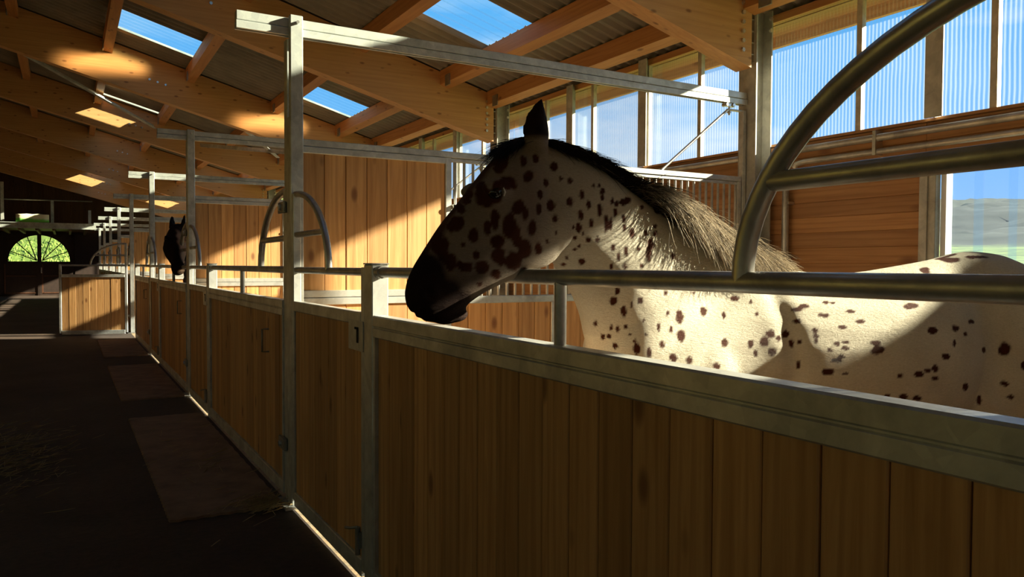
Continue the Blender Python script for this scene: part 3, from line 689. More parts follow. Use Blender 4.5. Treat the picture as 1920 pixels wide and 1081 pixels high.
def door_post(k):
    Y1 = k * W - 1.22
    lab = {1: 'short steel door post in front of the muzzle of the spotted horse', 2: 'short steel door post left of the nearest tall post'}.get(k, f'{ORD[k]} short door post from the camera' if k > 0 else f'short door post {ORD[k]}')
    t = thing('door_post', lab, 'post', (XF, Y1 - .11, 0), 'short posts beside the stall doors')
    MB().box(XF - .002, XF + .07, Y1 - .10, Y1 - .0, 0, 1.372, .004).obj('post', MT['steel'], t)
    MB().box(XF - .005, XF + .073, Y1 - .104, Y1 + .002, 1.372, 1.378, .002).obj('cap', MT['steel'], t)
    c = MB(); c.tube([(XF + .03, Y1 - .1 - .045, TZ), (XF + .03, Y1 - .095, TZ)], .0265, 14); c.obj('tube_socket', MT['tube'], t)
for k in range(K0, K1 + 1):
    stall_post(k); track(k); partition(k)
for k in range(K0 + 1, K1 + 1):
    door_post(k)
    Ya = (k - 1) * W + .20; Yb = k * W - 1.33
    lab = {1: 'front panel before the spotted horse, with double steel cap rail and thirteen-plus planks',
           2: 'second front panel, left of the nearest tall post', 3: 'front panel below the head of the dark horse'}.get(k, f'{ORD[k]} plank front panel from the camera' if k > 0 else f'plank front panel {ORD[k]}')
    if k == 1: lab = 'front panel before the spotted horse, planks under a double steel cap rail'
    fixed_panel(Ya, Yb, lab, 'plank panels of the stall fronts')
    if k != 4:
        lab = {1: 'stall door between the nearest tall post and the muzzle of the spotted horse', 2: 'closed stall door just right of the second tall post', 3: 'closed stall door left of the dark horse'}.get(k, f'{ORD[k]} stall door from the camera, closed' if k > 0 else f'stall door {ORD[k]}')
        stall_door(k * W - 1.216, k * W - .004, lab, 'doors of the stall fronts')
# the open door of the fourth stall swings across the aisle
td = stall_door(4 * W - 1.205, 4 * W - .03, 'open stall door standing across the aisle, sunlit planks', 'doors of the stall fronts')
td.rotation_euler = (0, 0, math.radians(-90 - 14)); td.location = (1.02, 16.46, 0)

# ------------------------------------------------------------------ mats, straw
def mat_obj(x0, x1, y0, y1, lab, seed):
    q = random.Random(seed); pts = []
    def edge(a, b_, n, amp):
        out_ = []
        for i in range(n):
            t_ = i / n; x = a[0] + (b_[0] - a[0]) * t_; y = a[1] + (b_[1] - a[1]) * t_
            nx, ny = (b_[1] - a[1]), -(b_[0] - a[0]); l = math.hypot(nx, ny); o = amp * (1 if i % 2 else -1)
            out_.append((x + nx / l * o, y + ny / l * o))
        return out_
    pts += edge((x0, y0), (x1, y0), 14, .008) + edge((x1, y0), (x1, y1), 30, .003) + edge((x1, y1), (x0, y1), 14, .008) + edge((x0, y1), (x0, y0), 90, .007)
    c = ((x0 + x1) / 2, (y0 + y1) / 2); mb = MB(); n = len(pts)
    V = [(p[0], p[1], .015) for p in pts] + [(p[0], p[1], .0) for p in pts]
    mb.add(V, [tuple(range(n))] + [(i, (i + 1) % n, n + (i + 1) % n, n + i) for i in range(n)])
    return tag(mb.obj('rubber_mat', MT['rubber'], at=(c[0], c[1], 0)), lab, 'mat', 'rubber mats along the stall fronts')
mat_obj(.46, 1.05, 4.25, 7.35, 'nearest rubber mat on the aisle floor along the stall front', 1)
mat_obj(.46, 1.05, 8.4, 11.35, 'second rubber mat on the aisle floor, below the dark horse', 2)
mat_obj(.46, 1.05, 12.5, 15.4, 'third rubber mat on the aisle floor, before the open door', 3)
def straw(cx, cy, sx_, sy_, n, lab, seed, z=.002):
    q = random.Random(seed); mb = MB()
    for i in range(n):
        x = q.gauss(cx, sx_); y = q.gauss(cy, sy_); a = q.gauss(.5, .6); l = q.uniform(.05, .16); w = .0018; zz = z + q.uniform(0, .012)
        if x > 1.06: x = 2.12 - x
        dx, dy = math.cos(a) * l / 2, math.sin(a) * l / 2; bx, by = -math.sin(a) * w, math.cos(a) * w; tz = q.uniform(0, .02)
        mb.add([(x - dx - bx, y - dy - by, zz), (x - dx + bx, y - dy + by, zz), (x + dx + bx, y + dy + by, zz + tz), (x + dx - bx, y + dy - by, zz + tz), (x, y, zz + .004)], [(0, 1, 4), (1, 2, 4), (2, 3, 4), (3, 0, 4)])
    o = mb.obj('loose_straw', MT['straw'], kind='stuff', at=(cx, cy, 0)); return tag(o, lab, 'straw')
straw(-.35, 6.35, .17, .6, 420, 'loose straw scattered on the aisle floor at the left edge', 4)
straw(.96, 4.28, .06, .10, 130, 'small heap of straw at the foot of the nearest tall post', 5, .016)
straw(.8, 5.4, .14, .7, 60, 'a few straws lying on the nearest rubber mat', 6, .017)
#HORSE
# ------------------------------------------------------------------ horses
HO = np.array([2.0, 1.72]); HU = np.array([-.973, .23]); HL = np.array([-.23, -.973])   # origin, forward, left side (towards the aisle camera)
def loft(bm, secs, n=20):
    """secs: (a, z, t, half_long, half_lat, tilt) ellipse sections; tilt = angle of section plane's long axis from vertical in the a-z plane"""
    rings = []
    for (a, z, t, hl, hw, tilt) in secs:
        ring = []
        for k in range(n):
            c = 2 * PI * k / n; u = hl * math.cos(c); v = hw * math.sin(c)
            ring.append(bm.verts.new((a + u * math.sin(tilt), t + v, z + u * math.cos(tilt))))
        rings.append(ring)
    for r1, r2 in zip(rings[:-1], rings[1:]):
        for k in range(n): bm.faces.new((r1[k], r1[(k + 1) % n], r2[(k + 1) % n], r2[k]))
    bm.faces.new(rings[0][::-1]); bm.faces.new(rings[-1])
def pair(top, bot, hw, t=0.0):
    """section from its top point and bottom point in (a, z)"""
    a = (top[0] + bot[0]) / 2; z = (top[1] + bot[1]) / 2; da = top[0] - bot[0]; dz = top[1] - bot[1]
    return (a, z, t, math.hypot(da, dz) / 2, hw, math.atan2(da, dz))
def ball(bm, c, r):
    m = Matrix.Translation(c) @ Matrix.Diagonal((*r, 1)); bmesh.ops.create_uvsphere(bm, u_segments=20, v_segments=12, radius=1, matrix=m)
def resample(secs, sub=3):
    out = []
    S = np.array(secs); n = len(S)
    for i in range(n - 1):
        p0, p1, p2, p3 = S[max(i - 1, 0)], S[i], S[i + 1], S[min(i + 2, n - 1)]
        for k in range(sub):
            t = k / sub; out.append(tuple(.5 * ((2 * p1) + (-p0 + p2) * t + (2 * p0 - 5 * p1 + 4 * p2 - p3) * t * t + (-p0 + 3 * p1 - 3 * p2 + p3) * t ** 3)))
    out.append(tuple(S[-1])); return out
def horse_mesh(voxel):
    """local frame: x = forward (a), y = left (t), z up"""
    def sub(fn):
        b = bmesh.new(); fn(b); bmesh.ops.recalc_face_normals(b, faces=b.faces); m = bpy.data.meshes.new('tmp'); b.to_mesh(m); b.free(); return m
    parts = []
    trunk = [(-1.30, 1.17, 0, .06, .05, 0), (-1.27, 1.16, 0, .15, .14, 0), (-1.20, 1.13, 0, .235, .225, 0), (-1.06, 1.11, 0, .312, .285, 0), (-.93, 1.10, 0, .330, .275, 0), (-.81, 1.06, 0, .345, .232, 0),
             (-.66, 1.045, 0, .335, .290, 0), (-.45, 1.03, 0, .322, .312, 0), (-.28, 1.03, 0, .320, .295, 0), (-.10, 1.04, 0, .330, .268, 0),
             (.05, 1.055, 0, .345, .235, 0), (.18, 1.06, 0, .345, .218, 0), (.32, 1.065, 0, .315, .205, 0), (.44, 1.06, 0, .255, .178, 0), (.52, 1.05, 0, .18, .135, 0), (.56, 1.04, 0, .09, .07, 0)]
    parts.append(sub(lambda b: loft(b, resample(trunk), 28)))
    neck = [pair((-.08, 1.36), (.40, .86), .16), pair((.02, 1.405), (.52, 1.0), .165), pair((.13, 1.442), (.575, 1.12), .150), pair((.28, 1.507), (.60, 1.215), .125), pair((.42, 1.597), (.635, 1.29), .105),
            pair((.53, 1.668), (.68, 1.355), .092), pair((.63, 1.715), (.71, 1.395), .082), pair((.72, 1.748), (.735, 1.42), .078), pair((.78, 1.752), (.76, 1.48), .062)]
    parts.append(sub(lambda b: loft(b, resample(neck), 26)))
    head = [pair((.735, 1.735), (.700, 1.50), .055), pair((.80, 1.757), (.688, 1.455), .072), pair((.86, 1.727), (.690, 1.425), .086), pair((.915, 1.674), (.712, 1.390), .098), pair((.965, 1.610), (.752, 1.362), .103), pair((1.012, 1.550), (.805, 1.338), .092),
            pair((1.050, 1.505), (.850, 1.320), .076), pair((1.078, 1.466), (.895, 1.300), .064), pair((1.112, 1.413), (.935, 1.278), .055), pair((1.140, 1.368), (.965, 1.258), .050),
            pair((1.158, 1.325), (.985, 1.240), .053), pair((1.165, 1.285), (1.005, 1.222), .056), pair((1.158, 1.250), (1.035, 1.208), .050), pair((1.138, 1.222), (1.072, 1.200), .036), pair((1.115, 1.205), (1.098, 1.200), .014)]
    parts.append(sub(lambda b: loft(b, resample(head), 26)))
    for s in (-1, 1):
        # jaw plate, eye socket, nostril wing, lower lip
        parts.append(sub(lambda b: ball(b, (.80, s * .046, 1.455), (.115, .040, .10))))
        parts.append(sub(lambda b: ball(b, (.922, s * (.083 if s > 0 else .070), 1.597), (.045, .026, .032))))
        parts.append(sub(lambda b: ball(b, (1.108, s * .036, 1.285), (.040, .028, .042))))
        parts.append(sub(lambda b: ball(b, (.72, s * .062, 1.50), (.05, .03, .09))))
    parts.append(sub(lambda b: ball(b, (1.020, 0, 1.222), (.048, .034, .026))))
    parts.append(sub(lambda b: ball(b, (1.045, 0, 1.206), (.032, .028, .016))))
    for s in (-1, 1):
        ear = []
        bx, bz = (.772, 1.735)
        for i in range(9):
            q = i / 8; w = [.026, .034, .041, .045, .044, .039, .030, .018, .004][i]; th = [.026, .022, .018, .016, .014, .012, .010, .008, .003][i]
            a = bx + .022 * math.sin(q * 2.2) - .012 * q - (.078 * q ** .5 if s < 0 else 0); z = bz - .03 + q * (.17 if s > 0 else .155); t = s * (.045 + .022 * q)
            ear.append((a, z, t, w, th, PI / 2))
        def e_fn(b, ear=ear):
            rings = []
            for (a, z, t, w, th, _) in ear:
                rings.append([b.verts.new((a + w * math.cos(2 * PI * k / 14), t + th * math.sin(2 * PI * k / 14) - (0.010 * s * math.cos(4 * PI * k / 14)), z)) for k in range(14)])
            for r1, r2 in zip(rings[:-1], rings[1:]):
                for k in range(14): b.faces.new((r1[k], r1[(k + 1) % 14], r2[(k + 1) % 14], r2[k]))
            b.faces.new(rings[0][::-1]); b.faces.new(rings[-1])
        parts.append(sub(e_fn))
        def limb(pts):
            """pts: (a, t, z, r_along, r_lat)"""
            return sub(lambda b: loft_h(b, pts))
        fl = [(.22, .12, 1.05, .15, .075), (.30, .145, .92, .115, .075), (.29, .148, .80, .075, .06), (.29, .145, .66, .056, .045), (.30, .143, .54, .045, .037), (.31, .142, .45, .044, .042), (.30, .142, .40, .036, .034), (.295, .142, .28, .026, .023), (.295, .142, .19, .030, .028), (.305, .142, .15, .036, .034), (.325, .142, .10, .030, .028), (.345, .142, .065, .038, .037), (.36, .142, .0, .056, .052)]
        hl = [(-.95, .12, 1.20, .20, .10), (-.90, .15, 1.02, .20, .115), (-.84, .158, .88, .155, .10), (-.86, .158, .76, .105, .075), (-.97, .155, .64, .068, .055), (-1.08, .150, .55, .050, .042), (-1.115, .150, .48, .054, .042), (-1.10, .150, .41, .040, .032), (-1.09, .150, .30, .029, .026), (-1.085, .150, .20, .032, .030), (-1.075, .150, .16, .038, .036), (-1.05, .150, .11, .031, .029), (-1.03, .150, .065, .040, .038), (-1.01, .150, .0, .056, .052)]
        for pts in (fl, hl):
            P2 = [(a, s * t, z, ra, rl) for a, t, z, ra, rl in resample(pts, 3)]
            parts.append(sub(lambda b: loft_h(b, P2)))
    for s in (-1, 1): parts.append(sub(lambda b: ball(b, (-1.02, s * .15, 1.0), (.20, .14, .27))))
    parts.append(sub(lambda b: ball(b, (-.22 + .45, .13, 1.02), (.15, .095, .20))))
    parts.append(sub(lambda b: ball(b, (-.22 + .45, -.13, 1.02), (.15, .095, .20))))
    big = bmesh.new()
    for m in parts: big.from_mesh(m); bpy.data.meshes.remove(m)
    me = bpy.data.meshes.new('horse_raw'); big.to_mesh(me); big.free()
    ob = bpy.data.objects.new('horse_raw', me); COL.objects.link(ob)
    md = ob.modifiers.new('r', 'REMESH'); md.mode = 'VOXEL'; md.voxel_size = voxel; md.use_smooth_shade = True
    sm = ob.modifiers.new('s', 'SMOOTH'); sm.factor = .6; sm.iterations = int(14 * (.006 / voxel) ** 1.2) + 3
    dg = bpy.context.evaluated_depsgraph_get(); ev = ob.evaluated_get(dg); out = bpy.data.meshes.new_from_object(ev)
    bpy.data.objects.remove(ob); bpy.data.meshes.remove(me)
    return out
def loft_h(b, pts, n=16):
    rings = [[b.verts.new((a + ra * math.cos(2 * PI * k / n), t + rl * math.sin(2 * PI * k / n), z)) for k in range(n)] for a, t, z, ra, rl in pts]
    for r1, r2 in zip(rings[:-1], rings[1:]):
        for k in range(n): b.faces.new((r1[k], r1[(k + 1) % n], r2[(k + 1) % n], r2[k]))
    b.faces.new(rings[0][::-1]); b.faces.new(rings[-1])
def get_co(me):
    co = np.empty(len(me.vertices) * 3); me.vertices.foreach_get('co', co); return co.reshape(-1, 3)
def get_no(me):
    co = np.empty(len(me.vertices) * 3); me.vertices.foreach_get('normal', co); return co.reshape(-1, 3)
def seg_dist(P, a, b):
    a = np.array(a); b = np.array(b); d = b - a; t = np.clip(((P - a) @ d) / (d @ d), 0, 1); return np.linalg.norm(P - (a + t[:, None] * d), axis=1)
def carve(me):
    """nostrils, mouth line, eye rim, cheek ridge, muscle relief, pushed along the normals"""
    P = get_co(me); Nn = get_no(me); D = np.zeros(len(P))
    for s in (-1, 1):
        side = (P[:, 1] * s > 0)
        def dent(path, r, depth, y=None):
            q = np.full(len(P), 9.0)
            for a, b_ in zip(path[:-1], path[1:]):
                A = np.array([a[0], 0, a[1]]); B_ = np.array([b_[0], 0, b_[1]])
                q = np.minimum(q, seg_dist(P * np.array([1, 0, 1]), A, B_))
            D[side] -= (depth * np.exp(-(q / r) ** 2))[side]
        dent([(1.120, 1.298), (1.112, 1.280)], .010, .010)                        # nostril
        dent([(1.150, 1.222), (1.105, 1.226), (1.06, 1.243), (1.015, 1.268)], .006, .006)   # mouth
        dent([(1.135, 1.205), (1.09, 1.212)], .006, .004)
        dent([(.76, 1.60), (.73, 1.50), (.72, 1.42)], .014, .004)
        dent([(.85, 1.50), (.95, 1.40), (1.03, 1.34)], .014, -.004)               # facial crest
        dent([(.90, 1.63), (.96, 1.60)], .010, -.003)                             # brow
        dent([(.925, 1.582), (.945, 1.575)], .012, .006)                          # socket
        dent([(.18, 1.30), (.36, 1.16), (.50, 1.02)], .05, .012)                  # shoulder groove
        dent([(.02, 1.30), (-.02, 1.05), (.05, .88)], .035, .010)
        dent([(-.81, 1.22), (-.84, .95)], .045, .02)                              # flank
        dent([(.55, 1.30), (.66, 1.42)], .03, .006)
    P += Nn * D[:, None]
    me.vertices.foreach_set('co', P.ravel()); me.update(); return P

# spots measured on the near side: (px, py, half width, half height) in photo pixels
def _s(lst, ox, oy, sc): return [(ox + a / sc, oy + b / sc, c / sc, d / sc) for a, b, c, d in lst]
SP = _s([(480,340,28,18),(520,400,42,30),(330,480,24,20),(285,585,32,38),(365,645,24,35),(315,685,10,11),(375,730,20,20),(462,575,22,48),(428,600,20,38),(530,600,36,58),(560,645,26,45),(600,540,17,36),(570,515,24,38),(635,612,21,38),(615,370,22,28),(592,300,14,24),(650,285,13,20),(735,325,15,19),(697,400,12,17),(670,455,12,22),(665,520,12,26),(720,500,17,24),(740,563,13,18),(808,390,12,16),(805,488,17,22),(862,457,9,18),(893,500,8,17),(857,548,14,23),(848,605,12,22),(905,585,11,24),(945,525,11,28),(822,603,6,10),(830,652,8,11),(892,660,12,15),(935,660,10,16),(870,632,4,6),(850,690,7,10),(830,705,9,8),(793,744,9,12),(862,762,16,13),(778,775,13,9),(765,380,7,8),(958,440,9,18),(975,580,11,30),(703,670,9,14),(743,628,5,7),(662,700,18,30),(600,700,32,42),(475,670,32,32),(545,760,38,42),(480,740,36,38),(400,790,34,28),(335,790,32,24),(465,820,22,24),(600,800,11,11),(390,865,14,10),(300,780,14,18),(190,670,30,50),(225,700,28,55),(255,765,32,42),(470,440,30,50),(400,420,26,30),(430,465,62,46),(500,295,24,52),(460,300,26,18),(305,520,22,22),(260,600,16,26),(340,455,22,24)],740,180,2.4575)
SP += _s([(38,565,7,14),(70,565,6,12),(88,600,8,16),(90,632,9,16),(72,700,13,38),(12,670,10,18),(28,775,13,28),(8,868,13,18),(62,865,12,18),(108,790,11,40),(135,775,11,36),(145,650,9,20),(170,665,11,20),(160,715,11,26),(205,655,18,20),(235,645,20,20),(207,748,13,26),(210,800,9,22),(255,830,18,30),(302,852,5,10),(312,685,6,10),(385,793,10,13),(335,830,12,20),(385,832,12,15),(360,890,18,34),(350,945,19,48),(290,918,7,13),(222,930,12,28),(150,910,9,24),(182,965,11,25),(215,1015,11,20),(310,1015,8,14),(485,960,9,18),(140,1020,9,16),(400,690,22,32)],1100,160,3.0025)
SP += _s([(125,530,9,14),(105,575,12,18),(118,570,8,14),(150,612,14,28),(182,588,5,12),(218,570,11,13),(320,538,8,12),(100,678,8,10),(125,680,8,12),(158,676,6,10),(36,662,8,12),(65,715,8,12),(92,715,8,10),(117,752,10,12),(202,765,13,21),(252,778,10,20),(350,800,16,18),(417,810,14,18),(527,835,16,16),(383,712,16,24),(376,637,13,24),(343,685,7,17),(472,610,13,17),(305,748,12,14),(240,708,6,8),(292,675,8,22),(328,622,4,10),(195,735,6,8),(175,705,5,6),(232,650,4,5),(558,740,12,17),(555,630,7,14),(665,745,10,17),(685,780,8,14),(720,735,19,24),(745,705,19,17),(752,775,17,15),(778,722,12,13),(803,705,14,13),(830,742,10,15),(862,735,7,7),(858,828,10,15),(598,560,18,10),(665,575,6,9),(690,622,6,7),(435,538,10,6),(855,605,22,10),(878,592,24,9),(855,652,16,9),(960,628,24,8),(1066,613,24,6),(1038,677,18,7),(1112,653,20,8),(925,690,12,9),(927,712,12,8),(932,732,6,9),(970,577,12,4),(998,578,10,4),(1048,738,17,8),(1015,745,15,8),(1048,762,17,8),(1168,740,18,9),(1175,770,28,16),(1032,797,13,7),(1012,812,26,9),(980,858,21,13),(1050,864,12,6),(987,770,11,6),(1312,592,30,12),(1400,690,18,13),(1495,682,13,13),(1560,655,11,8),(1458,795,17,12),(1610,770,8,12),(1535,705,8,8),(1490,740,5,14),(1347,868,21,11),(1383,852,14,8),(1412,845,13,13),(1412,884,16,8),(1270,873,9,8),(1535,920,10,15),(1590,970,9,19),(1218,958,12,7),(1280,958,18,12),(1338,965,17,9),(1692,770,24,27),(1692,905,16,10),(1770,830,8,16),(1715,960,18,8),(1370,445,22,12),(1440,385,50,10),(1480,405,45,10),(1580,392,45,6),(1420,395,30,7)],1100,300,2.162)
def vnoise(P, f, seed):
    """cheap value noise on points"""
    rs = np.random.RandomState(seed); g = rs.rand(32, 32, 32); Q = P * f; i = np.floor(Q).astype(int); t = Q - i; t = t * t * (3 - 2 * t); r = 0
    for dx in (0, 1):
        for dy in (0, 1):
            for dz in (0, 1):
                w = (t[:, 0] if dx else 1 - t[:, 0]) * (t[:, 1] if dy else 1 - t[:, 1]) * (t[:, 2] if dz else 1 - t[:, 2])
                r = r + w * g[(i[:, 0] + dx) % 32, (i[:, 1] + dy) % 32, (i[:, 2] + dz) % 32]
    return r
def to_world(P, org=HO, u=HU):
    l = np.array([-u[1], u[0]]); l = l if True else l
    return np.stack([org[0] + P[:, 0] * u[0] + P[:, 1] * l[0], org[1] + P[:, 0] * u[1] + P[:, 1] * l[1], P[:, 2]], 1)
def twist(P, ang=math.radians(11.0)):
    """neck and head turned towards the aisle side; every point slides along the line of sight of its place over the withers plane"""
    l0 = np.array([-HU[1], HU[0]]); u2 = np.array([HU[0] * math.cos(ang) - HU[1] * math.sin(ang), HU[0] * math.sin(ang) + HU[1] * math.cos(ang)]); n2 = np.array([-u2[1], u2[0]])
    a, t, z = P[:, 0], P[:, 1], P[:, 2]
    w = np.clip((a - .02) / .50, 0, 1) * np.clip((z - .80) / .25, 0, 1); w = w * w * (3 - 2 * w)
    Q = np.stack([HO[0] + a * HU[0], HO[1] + a * HU[1], z], 1)
    full = ((HO - CAM[:2]) @ n2) / ((Q[:, :2] - CAM[:2]) @ n2); s_ = 1 + (full - 1) * w
    Q2 = CAM + (Q - CAM) * s_[:, None]
    an = ang * w; lx = l0[0] * np.cos(an) - l0[1] * np.sin(an); ly = l0[0] * np.sin(an) + l0[1] * np.cos(an)
    Q2[:, 0] += t * s_ * lx; Q2[:, 1] += t * s_ * ly
    d = Q2[:, :2] - HO; return np.stack([d @ HU, d @ l0, Q2[:, 2]], 1)
hm = horse_mesh(.0065)
PL = carve(hm)
bvh_pts = [Vector(v) for v in PL]; bvh_polys = [tuple(p.vertices) for p in hm.polygons]
PT = twist(PL); hm.vertices.foreach_set('co', PT.ravel()); hm.update()
PW_ = to_world(PT)      # left of travel: (-u_y, u_x) points towards -Y here
NWl = get_no(hm)
l_ = np.array([-HU[1], HU[0]])
NW = np.stack([NWl[:, 0] * HU[0] + NWl[:, 1] * l_[0], NWl[:, 0] * HU[1] + NWl[:, 1] * l_[1], NWl[:, 2]], 1)
dcam = PW_ - CAM; wcam = dcam @ _fw
PX = 960 + F_PX * (dcam @ C_R) / wcam; PY = 540.5 - F_PX * (dcam @ C_U) / wcam
facing = -(dcam * NW).sum(1) / np.linalg.norm(dcam, axis=1)
near = PL[:, 1] > .0
spot = np.zeros(len(PL)); nzv = vnoise(PL, 60, 3) - .5; nz2 = vnoise(PL, 26, 4) - .5
for (cx, cy, rx, ry) in SP:
    d = np.hypot((PX - cx) / (rx + .6), (PY - cy) / (ry + .6)); m = (d < 1.8) & near
    spot[m] = np.maximum(spot[m], np.clip((1.08 + nzv[m] * .55 + nz2[m] * .35 - d[m]) / .22, 0, 1))
# far side and parts out of sight: spots scattered over the surface
rs = np.random.RandomState(11); idx = rs.choice(len(PL), 420)
hid = (~near) | (PY > 1090) | (PX > 1935)
for i in idx:
    if not hid[i]: continue
    r = rs.uniform(.010, .028); d = np.linalg.norm(PL - PL[i], axis=1) / r; m = (d < 1.8) & hid
    spot[m] = np.maximum(spot[m], np.clip((1.05 + nzv[m] * .6 - d[m]) / .3, 0, 1))
# dark muzzle, nose bridge edge, eye surround, ears, poll
H = np.stack([PL[:, 0], PL[:, 2]], 1)
mz_ = np.clip((((H[:, 0] - .99) * .62 + (1.372 - H[:, 1]) * .80) + nz2 * .09) / .075 , 0, 1) * (H[:, 0] > .9)
headm = np.clip((H[:, 0] - .72) / .05, 0, 1) * (H[:, 1] > 1.15)
mz_ *= np.clip((1.45 - H[:, 1]) / .03, 0, 1)
fr = np.zeros(len(PL))
pf = [(.80, 1.757), (.915, 1.674), (1.012, 1.55), (1.078, 1.466), (1.14, 1.368), (1.165, 1.285)]
q = np.full(len(PL), 9.0)
P3 = np.stack([PL[:, 0], PL[:, 1] * .55, PL[:, 2]], 1)
for a, b_ in zip(pf[:-1], pf[1:]): q = np.minimum(q, seg_dist(P3, (a[0], 0, a[1]), (b_[0], 0, b_[1])))
fr = np.clip((.024 + nz2 * .018 - q) / .012, 0, 1)
ear_ = np.clip((PL[:, 2] - 1.745) / .02, 0, 1) * (np.abs(PL[:, 1]) > .022) * (PL[:, 0] > .70)
dark = np.maximum.reduce([spot, mz_, fr * .9, ear_])
blk = np.maximum(mz_, ear_)
hoof = (PL[:, 2] < .07).astype(float)
base = np.array([.66, .635, .53]); skin = np.array([.235, .18, .145]); brown = np.array([.062, .017, .007]); black = np.array([.022, .012, .010])
hb_ = np.clip((PL[:, 0] - .52) / .30, 0, 1)[:, None] * (PL[:, 2] > 1.15)[:, None] * .9
colr = base * (1 - hb_) + skin * hb_
colr = colr * (.92 + .16 * vnoise(PL, 14, 8))[:, None]
pale = .0
drk = brown * (1 - blk[:, None]) + black * blk[:, None]
colr = colr * (1 - dark[:, None]) + drk * dark[:, None]
colr = colr * (1 - hoof[:, None]) + np.array([.09, .07, .05]) * hoof[:, None]
def set_col(me, C):
    at = me.color_attributes.new('coat', 'FLOAT_COLOR', 'POINT'); at.data.foreach_set('color', np.concatenate([C, np.ones((len(C), 1))], 1).astype(np.float32).ravel())
set_col(hm, colr)
def coat_mat(name, rough=.7, bstr=.9, sheen=.3):
    m, nt, b, out = new_mat(name); a = N(nt, 'ShaderNodeVertexColor'); a.layer_name = 'coat'; mp = coords(nt, False, (30, 60, 90))
    n = noise(nt, mp.outputs[0], 3.2, 5, .7, .6); r = ramp(nt, [(.3, (.84, .82, .78)), (.7, (1.08, 1.07, 1.06))]); L(nt, n.outputs['Fac'], r.inputs['Fac'])
    L(nt, mixc(nt, 1.0, a.outputs['Color'], r.outputs[0], 'MULTIPLY'), b.inputs['Base Color']); b.inputs['Roughness'].default_value = rough
    b.inputs['Sheen Weight'].default_value = 0; b.inputs['Specular IOR Level'].default_value = .08; b.inputs['Sheen Roughness'].default_value = .4
    mp2 = coords(nt, False, (14, 20, 34)); n2 = noise(nt, mp2.outputs[0], 2.4, 4, .6, .8)
    ad = N(nt, 'ShaderNodeMath', operation='ADD'); L(nt, n.outputs['Fac'], ad.inputs[0]); L(nt, n2.outputs['Fac'], ad.inputs[1]); bump(nt, b, ad.outputs[0], bstr, .004); return m
MT['coat'] = coat_mat('spotted_coat')
MT['eye'] = plain('eye', (.012, .008, .006), .08, bstr=0, var=.1)
MT['sclera'] = plain('eye_white', (.75, .72, .68), .2, bstr=0, var=.05)
MT['nail'] = plain('nostril_dark', (.01, .006, .006), .5)
ang = math.atan2(HU[1], HU[0])
hr = thing('horse', 'white horse with dark brown spots and grey mane, head over the stall front', 'horse', (HO[0], HO[1], 0), None, ang)
def hchild(name, me, mat, root, smooth=True):
    me.materials.clear(); me.materials.append(mat); o = bpy.data.objects.new(name, me); COL.objects.link(o); o.parent = root
    if smooth: me.polygons.foreach_set('use_smooth', [True] * len(me.polygons))
    return o
hchild('body', hm, MT['coat'], hr)
def eyes(root, bend=None, white=True):
    for s in (-1, 1):
        bm = bmesh.new(); c = Vector((.930, s * (.0885 if s > 0 else .074), 1.585)); bmesh.ops.create_uvsphere(bm, u_segments=20, v_segments=14, radius=.0205, matrix=Matrix.Translation(c)); me = bpy.data.meshes.new('eye'); bm.to_mesh(me); bm.free()
        if bend: me.vertices.foreach_set('co', bend(get_co(me)).ravel())
        eo = hchild('eye', me, MT['eye'], root)
        if white:
            mb = MB(); o_ = 0 if s > 0 else .0145; mb.tube([(.911, s * (.1055 - o_), 1.573), (.9085, s * (.1085 - o_), 1.585), (.914, s * (.1085 - o_), 1.597)], [.0018, .003, .0015], 8)
            m2 = mb.mesh('eye_white', MT['sclera'])
            if bend: m2.vertices.foreach_set('co', bend(get_co(m2)).ravel())
            hchild('eye_white', m2, MT['sclera'], eo)
eyes(hr, twist)
